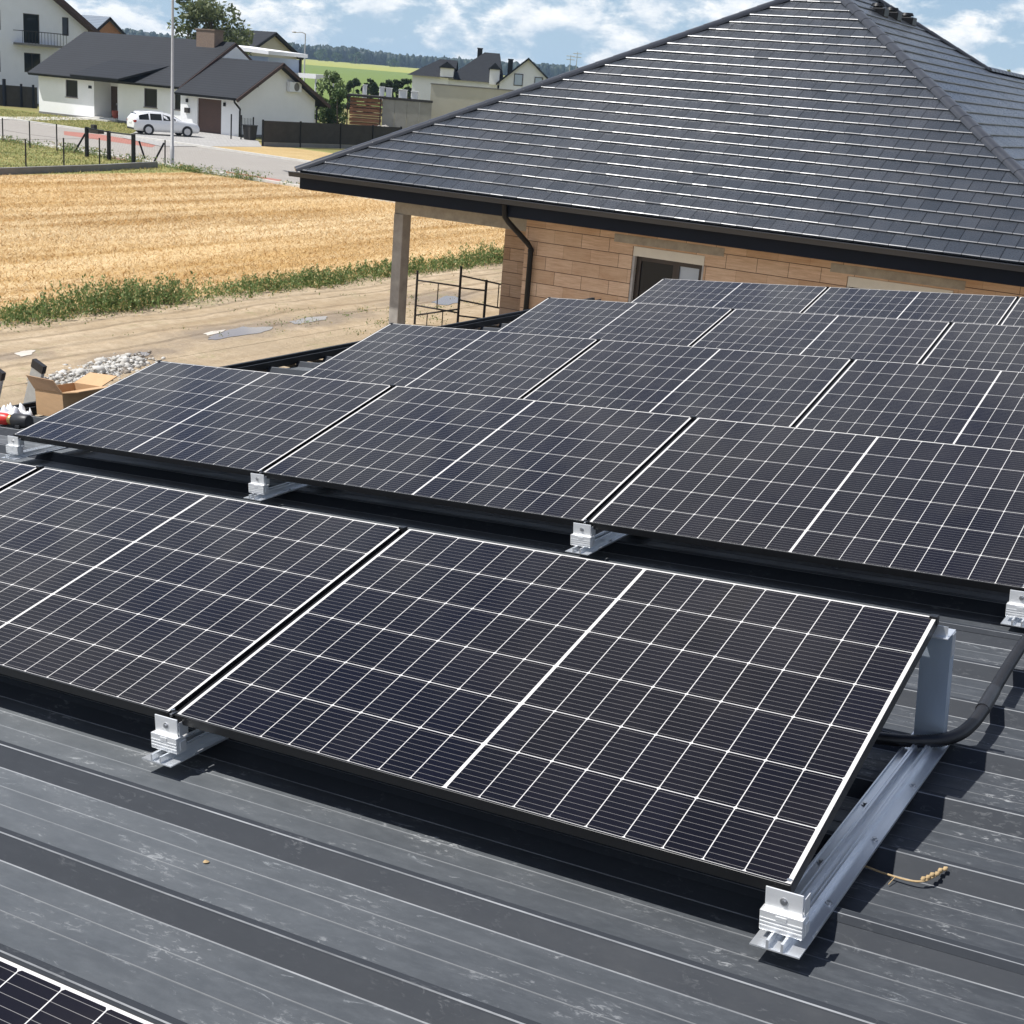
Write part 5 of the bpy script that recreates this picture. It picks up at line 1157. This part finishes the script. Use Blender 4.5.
# dark board fence in front of the tall house, left
bf = thing('board_fence', (*G(18, 107), 0), 'dark boarded fence with posts left of the bungalow', 'fence')
pa, pb = Vector((*G(-30, 103.5), 0)), Vector((*G(37.5, 108.5), 0)); d = (pb-pa).normalized(); n_ = Vector((-d.y, d.x, 0))*0.03
mb = MB(); z = Vector((0, 0, 1.75)); mb.add([pa-n_, pb-n_, pb+n_, pa+n_, pa-n_+z, pb-n_+z, pb+n_+z, pa+n_+z], [(0, 1, 5, 4), (1, 2, 6, 5), (2, 3, 7, 6), (3, 0, 4, 7), (4, 5, 6, 7)]); mb.build('boards', M['shade_net'], bf)
for px_ in (-28, 5, 22, 34):
    f = (px_+30)/67.5; p = pa+(pb-pa)*f; mb = MB(); w_ = 0.22 if px_ == 5 else 0.07; q = n_.normalized()*-0.2; mb.box(p.x+q.x-w_/2, p.x+q.x+w_/2, p.y+q.y-0.1, p.y+q.y+0.1, 0, 2.25 if px_ == 5 else 1.95); mb.build('post', M['fascia'], bf)

# ------------------------------------------------------------------ tall white gable house, far left
UT = -105.0
th = thing('gable_house', (UT-6, 90, 0), 'tall white house with balcony and steep brown-edged gable at the left edge', 'house')
def RV(p0, p1): a, b = onu(*p0, UT), onu(*p1, UT); return min(a[0], b[0]), max(a[0], b[0]), min(a[1], b[1]), max(a[1], b[1])
bd = RV((23, 13), (40, 44)); lw_ = RV((24, 52.5), (41, 73)); nw = RV((62, 17), (69, 36)); fl_ = RV((-14, 50), (1, 72)); fl2 = RV((-14, 8), (1, 30))
vr = onu(95, 30, UT); ve, ze = vr[0], vr[1]-0.15; slp = math.tan(R(41)) if False else (onu(61, 0, UT)[1]-vr[1])/(vr[0]-onu(61, 0, UT)[0])
vp = bd[0]-0.8; zp = ze+(ve-vp)*slp
wb = MB(); wall_v(wb, UT-0.3, UT, vp-8.0, ve-0.9, 0, ze+0.2, [(o[0], o[1], o[2], min(o[3], ze+0.2)) for o in (bd, lw_, nw, fl_, fl2) if o[2] < ze+0.2])
if nw[3] >= ze+0.2:
    top = max(bd[3], nw[3])+0.15
    wall_v(wb, UT-0.3, UT, vp-8.0, ve-(top-ze)/slp-0.3, ze+0.2, top, [(o[0], o[1], max(o[2], ze+0.2), o[3]) for o in (bd, nw, fl2)])
    wb.prism([(ve-(top-ze)/slp-0.3, ze+0.2), (ve-0.9, ze+0.2), (ve-(top-ze)/slp-0.3, top)], UT-0.3, UT, 'x')
    wb.prism([(vp-8, top), (ve-(top-ze)/slp-0.3, top), (vp, zp-0.4), (vp-8, zp-0.4-8*slp if zp-0.4-8*slp > top else top+0.01)], UT-0.3, UT, 'x')
wb.box(UT-11, UT-0.3, ve-1.2, ve-0.9, 0, ze); wb.box(UT-11, UT-0.3, vp-8.0, vp-7.7, 0, ze); wb.build('wall', M['white2'], th)
for w_ in (bd, lw_, nw, fl_, fl2): window_v(th, *w_, UT, mull=1 if w_ is lw_ else 0)
rb = MB(); rb.slab((UT+0.75, ve, ze), (UT-11, ve, ze), (UT-11, vp, zp), (UT+0.75, vp, zp), 0.22); rb.slab((UT+0.75, vp, zp), (UT-11, vp, zp), (UT-11, vp-8.8, zp-8.8*slp), (UT+0.75, vp-8.8, zp-8.8*slp), 0.22); rf = rb.build('roof', M['btile'], th)
rb = MB(); rb.slab((UT+0.80, ve, ze-0.06), (UT-0.02, ve, ze-0.06), (UT-0.02, vp, zp-0.06), (UT+0.80, vp, zp-0.06), 0.36); rb.build('eave_boards', M['wood_dark'], rf)
bl0 = RV((13, 30), (58, 45.5)); zb = onu(40, 44, UT)[1]
mb = MB(); mb.box(UT+0.002, UT+1.25, bl0[0], bl0[1], zb-0.22, zb-0.02); bc = mb.build('balcony', M['plinth'], th)
mb = MB()
for v in np.linspace(bl0[0]+0.03, bl0[1]-0.03, 15): mb.tube([(UT+1.2, v, zb-0.02), (UT+1.2, v, zb+1.02)], 0.02, 4)
mb.tube([(UT+1.2, bl0[0], zb+1.03), (UT+1.2, bl0[1], zb+1.03)], 0.035, 6)
for v in (bl0[0]+0.03, bl0[1]-0.03): mb.tube([(UT+0.02, v, zb+1.03), (UT+1.2, v, zb+1.03)], 0.03, 6)
mb.build('railing', M['steel_dark'], bc)

# ------------------------------------------------------------------ other far houses
def gable_u(name, u0, u1, v0, v1, zw, zr, label, wall, roof, ov=0.5, wins=(), base=0.0):
    """house with the ridge along u; gables face +u/-u"""
    t = thing(name, ((u0+u1)/2, (v0+v1)/2, base), label, 'house'); vr_ = (v0+v1)/2; sl_ = (zr-zw)/(vr_-v0)
    w_ = MB(); w_.box(u0, u1, v0, v0+0.3, base, zw); w_.box(u0, u1, v1-0.3, v1, base, zw)
    ops = [o for o in wins if o[3] < zw]; wall_v(w_, u1-0.3, u1, v0+0.3, v1-0.3, base, zw, ops); w_.box(u0, u0+0.3, v0+0.3, v1-0.3, base, zw)
    for u in (u0+0.15, u1-0.152): w_.prism([(v0+0.05, zw), (v1-0.05, zw), (vr_, zr-0.12)], u-0.15, u+0.15, 'x')
    w_.build('wall', wall, t); r_ = MB(); gable(r_, u0-ov, u1+ov, v0-ov, zw-ov*sl_+0.12, vr_, zr+0.12, v1+ov, zw-ov*sl_+0.12); o = r_.build('roof', roof, t)
    for ve_ in (v0-ov, v1+ov): b_ = MB(); b_.slab((u1+ov+0.002, ve_, zw-ov*sl_+0.10), (u1+ov+0.08, ve_, zw-ov*sl_+0.10), (u1+ov+0.08, vr_, zr+0.10), (u1+ov+0.002, vr_, zr+0.10), 0.25); b_.build('bargeboard', M['black'], o)
    for q in wins: window_v(t, *q, u1)
    return t, o
gable_u('brick_gable_house', -124.0, -111.8, 102.6, 107.6, 6.7, 8.5, 'small orange gable house with grey roof, between the tall house and the bungalow roof', M['brickred'], M['bluetile'], 0.35)
gable_u('dark_roof_house', -106.0, -96.9, 109.6, 117.6, 6.3, 8.35, 'pale house with dark gable roof behind the broadleaf tree', M['cream'], M['btile'], 0.5)
# flat white-edged building
hb = thing('flat_roof_house', (-80, 97, 0), 'blue-grey cubic building with a white flat roof edge behind the bungalow', 'building')
mb = MB(); mb.box(-83.5, -78.0, 91.0, 95.4, 0, 5.8); mb.build('wall', M['cartridge'], hb)
mb = MB(); ya, yb = 90.6, 95.75; mb.add([(-84, ya, 6.25), (-77.6, ya, 6.0), (-77.6, yb, 6.0), (-84, yb, 6.25), (-84, ya, 6.6), (-77.6, ya, 6.3), (-77.6, yb, 6.3), (-84, yb, 6.6)], [(0, 1, 5, 4), (1, 2, 6, 5), (2, 3, 7, 6), (3, 0, 4, 7), (4, 5, 6, 7), (3, 2, 1, 0)]); mb.build('roof_edge', M['white'], hb)
mb = MB(); mb.box(-77.99, -77.9, 95.1, 95.35, 0, 5.99); mb.build('corner_post', M['black'], hb)
mb = MB(); mb.box(-77.97, -74.9, 93.6, 96.4, 4.35, 4.72); mb.build('canopy', M['white'], hb)
for v in (93.8, 96.2): mb = MB(); mb.tube([(-75.05, v, 0), (-75.05, v, 4.35)], 0.08, 8); mb.build('canopy_post', M['white2'], hb)
# shed with stacked boards and grey panel wall
sh = thing('board_shed', (-68.9, 92.8, 0), 'open shed stacked with reddish brown boards under a dark flat roof', 'shed')
a_, b_ = Vector((-70.1, 92.0, 0)), Vector((-67.75, 93.35, 0)); c_ = Vector((-64.2, 95.35, 0)); dd_ = (c_-a_).normalized(); nn_ = Vector((-dd_.y, dd_.x, 0))
SM = Matrix((( dd_.x, nn_.x, 0, a_.x), (dd_.y, nn_.y, 0, a_.y), (0, 0, 1, 0), (0, 0, 0, 1)))
mb = MB(); z = 0.0; k = 0
while z < 3.0:
    hgt = 0.2+0.07*(k % 3); mb.box(0.05+0.1*rnd.random(), 2.62-0.12*rnd.random(), 0.15*rnd.random(), 1.8, z, z+hgt-0.075, M=SM); z += hgt; k += 1
mb.build('board_stack', M['firewood'], sh)
mb = MB(); mb.box(-0.25, 2.78, -0.25, 2.6, 3.25, 3.42, M=SM); mb.build('roof', M['shade_net'], sh)
mb = MB()
for x in (-0.05, 2.68): mb.box(x-0.05, x+0.04, -0.12, -0.02, 0, 3.25, M=SM)
mb.build('corner_posts', M['wood_dark'], sh)
gw = thing('panel_wall', (-66, 94.3, 0), 'grey concrete panel wall with dark coping, right of the stacked boards', 'wall')
for i in range(4):
    mb = MB(); x0 = 2.83+i*1.02; mb.box(x0, x0+1.0, 0, 0.12, 0, 3.22-0.0*i, M=SM); mb.build('panel', M['grey_panel'], gw)
mb = MB(); mb.box(2.80, 6.95, -0.06, 0.25, 3.225, 3.42, M=SM); mb.build('coping', M['shade_net'], gw)
for i, x in enumerate((0.9*1.0, 2.35, 2.95, 4.15, 5.15)):
    mb = MB(); w_ = (0.16, 0.2, 0.24, 0.34, 0.3)[i]; mb.bbox(x-w_, x+w_, 3.0, 3.4, 3.0, 4.15-0.05*i, 0.04, M=SM); mb.box(x-w_-0.04, x+w_+0.04, 2.95, 3.45, 4.15-0.05*i, 4.22-0.05*i, M=SM)
    tag(mb.build('white_pillar', M['white']), ('narrow white pillar top, leftmost behind the stacked boards', 'second white pillar top from the left, above the end of the boards', 'middle white pillar top behind the grey panel wall', 'widest white pillar top behind the grey panel wall', 'rightmost white pillar top, beside the cream wall')[i], 'pillar', 'white pillar tops behind the shed')
def spos(r):
    x = 3.1+r.normal(0, 0.85); q = SM @ Vector((x, -1.2+r.normal(0, 0.35), max(0, 1.15*(1-((x-3.1)/1.9)**2))*r.uniform(0.1, 1))); return tuple(q)
heap('stone_heap', 420, spos, lambda r: r.uniform(0.06, 0.2), M['concrete'], 'heap of pale stones in front of the grey panel wall', 'stone heap', 5)
cw = thing('cream_wall', (-63, 100, 0), 'large plain cream wall end rising behind the slate roof hip', 'wall')
a_, b_ = Vector((-66.5, 98.65, 0)), Vector((-59.2, 102.8, 0)); d_ = (b_-a_).normalized(); n2 = Vector((-d_.y, d_.x, 0)); CMx = Matrix(((d_.x, n2.x, 0, a_.x), (d_.y, n2.y, 0, a_.y), (0, 0, 1, 0), (0, 0, 0, 1)))
mb = MB(); mb.box(0, 8.4, 0, 0.3, 0, 4.68, M=CMx); mb.build('wall_face', M['cream'], cw); mb = MB(); mb.box(-0.05, 8.45, -0.06, 0.36, 4.682, 4.78, M=CMx); mb.build('coping', M['plinth'], cw)
# white house with grey roofs in the middle distance
wh = thing('villa', (-91, 146, 0), 'white villa with several dark grey roofs and dormers left of the slate roof hip', 'house')
BRz = R(29.656); WM = Matrix.Translation((-91.2, 145.6, 0)) @ Matrix.Rotation(BRz, 4, 'Z')     # x across the view, y away
mb = MB(); mb.box(-8.4, -4.0, 0.2, 7, 0, 5.4, M=WM); mb.box(-4.0, 2.0, 0.8, 9, 0, 5.3, M=WM)
mb.prism([(2.2, 0), (8.0, 0), (8.0, 5.9), (5.55, 8.3), (2.2, 5.3)], -0.6, 9, 'y') if False else None
gx = [(2.3, 0), (8.0, 0), (8.0, 6.35), (5.6, 8.25), (2.3, 5.6)]
mb.add([WM @ Vector((x, y, z)) for y in (-0.6, 9) for x, z in gx], [(4, 3, 2, 1, 0), (5, 6, 7, 8, 9), (0, 1, 6, 5), (1, 2, 7, 6), (2, 3, 8, 7), (3, 4, 9, 8), (4, 0, 5, 9)]); mb.build('wall', M['white2'], wh)
def tri(mb, *p): mb.add([WM @ Vector(q) for q in p], [tuple(range(len(p)))])
mb = MB()
tri(mb, (-9.0, -0.5, 5.35), (-3.2, -0.5, 5.35), (-3.2, 3.4, 7.5), (-5.4, 3.4, 7.5)); tri(mb, (-9.0, -0.5, 5.35), (-5.4, 3.4, 7.5), (-9.0, 7.5, 5.35)); tri(mb, (-5.4, 3.4, 7.5), (-3.2, 3.4, 7.5), (-3.2, 7.5, 5.35), (-9.0, 7.5, 5.35))
tri(mb, (-4.4, 0.2, 5.2), (2.6, 0.2, 5.2), (1.9, 4.8, 8.75), (0.0, 4.8, 8.75)); tri(mb, (-4.4, 0.2, 5.2), (0.0, 4.8, 8.75), (-4.4, 9.5, 5.2)); tri(mb, (2.6, 0.2, 5.2), (2.6, 9.5, 5.2), (1.9, 4.8, 8.75)); tri(mb, (0, 4.8, 8.75), (1.9, 4.8, 8.75), (2.6, 9.5, 5.2), (-4.4, 9.5, 5.2))
for (xa, za, xb, zb_) in ((1.9, 5.25, 5.6, 8.45), (5.6, 8.45, 8.5, 6.0)):
    mb.add([WM @ Vector((x, y, z)) for y in (-1.1, 9.2) for x, z in ((xa, za), (xb, zb_), (xb, zb_-0.25), (xa, za-0.25))], [(0, 1, 5, 4), (2, 3, 7, 6), (3, 2, 1, 0), (4, 5, 6, 7), (0, 4, 7, 3), (1, 2, 6, 5)])
wr = mb.build('roof', M['btile'], wh)
for (x0, x1, y0, z0, z1) in ((-5.0, -3.4, -0.3, 5.3, 7.0), (1.0, 2.2, 0.0, 5.0, 7.3)):
    mb = MB(); mb.box(x0, x1, y0, y0+3, z0, z1-0.5, M=WM); xm = (x0+x1)/2
    dm = mb.build('dormer', M['white'], wr)
    mb = MB(); mb.add([WM @ Vector((x, y, z)) for y in (y0-0.25, y0+3.5) for x, z in ((x0-0.2, z1-0.52), (xm, z1+0.25), (x1+0.2, z1-0.52))], [(0, 1, 4, 3), (1, 2, 5, 4), (2, 1, 0), (3, 4, 5)]); mb.build('dormer_roof', M['btile'], dm)
for x, z0, z1, w_ in ((4.55, 5.1, 6.5, 0.55), (7.0, 5.4, 6.3, 0.5)):
    mb = MB(); mb.box(x-w_, x+w_, -0.66, -0.602, z0, z1, M=WM); o = mb.build('window', M['window_frame'], wh); mb = MB(); mb.box(x-w_+0.1, x+w_-0.1, -0.675, -0.662, z0+0.1, z1-0.1, M=WM); mb.build('pane', M['interior_blue'], o)
for x, y, z in ((-0.6, 5, 7.9), (3.3, 5, 6.9)):
    mb = MB(); mb.box(x-0.3, x+0.3, y-0.3, y+0.3, z-1.2, z+1.2, M=WM); mb.box(x-0.36, x+0.36, y-0.36, y+0.36, z+1.2, z+1.32, M=WM); mb.build('chimney', M['black'], wr)
# far aerial mast
am = thing('aerial_mast', (-122.5, 225.6, 0.4), 'thin far aerial mast with cross arms above the slate roof edge', 'mast'); mb = MB()
for x in (-0.55, 0.75):
    mb.tube([(-122.5+x, 225.6, 0.4), (-122.5+x, 225.6, 11.3+x*0.5)], [0.14, 0.06], 6)
mb.build('pole', M['galv'], am); mb = MB()
for x, z in ((-0.55, 10.9), (-0.55, 10.3), (0.75, 11.4), (0.75, 10.8)): mb.tube([(-122.5+x-0.7, 225.3, z), (-122.5+x+0.7, 225.9, z)], 0.07, 5)
mb.build('cross_arms', M['galv'], am)

# ------------------------------------------------------------------ thin summer haze over the whole place
hm = bpy.data.materials.new('haze'); hm.use_nodes = True; ht = hm.node_tree; ht.nodes.clear()
ho = ht.nodes.new('ShaderNodeOutputMaterial'); hv = ht.nodes.new('ShaderNodeVolumePrincipled'); hv.inputs['Color'].default_value = (0.55, 0.76, 1.0, 1); hv.inputs['Density'].default_value = 0.00014; hv.inputs['Anisotropy'].default_value = 0.2
ht.links.new(hv.outputs[0], ho.inputs['Volume'])
mb = MB(); mb.box(CAM.x-2700, CAM.x+2700, CAM.y-2700, CAM.y+2700, -1.1, 48); tag(mb.build('haze', hm), 'pale blue summer haze softening the far forest and fields', 'haze', kind='stuff')
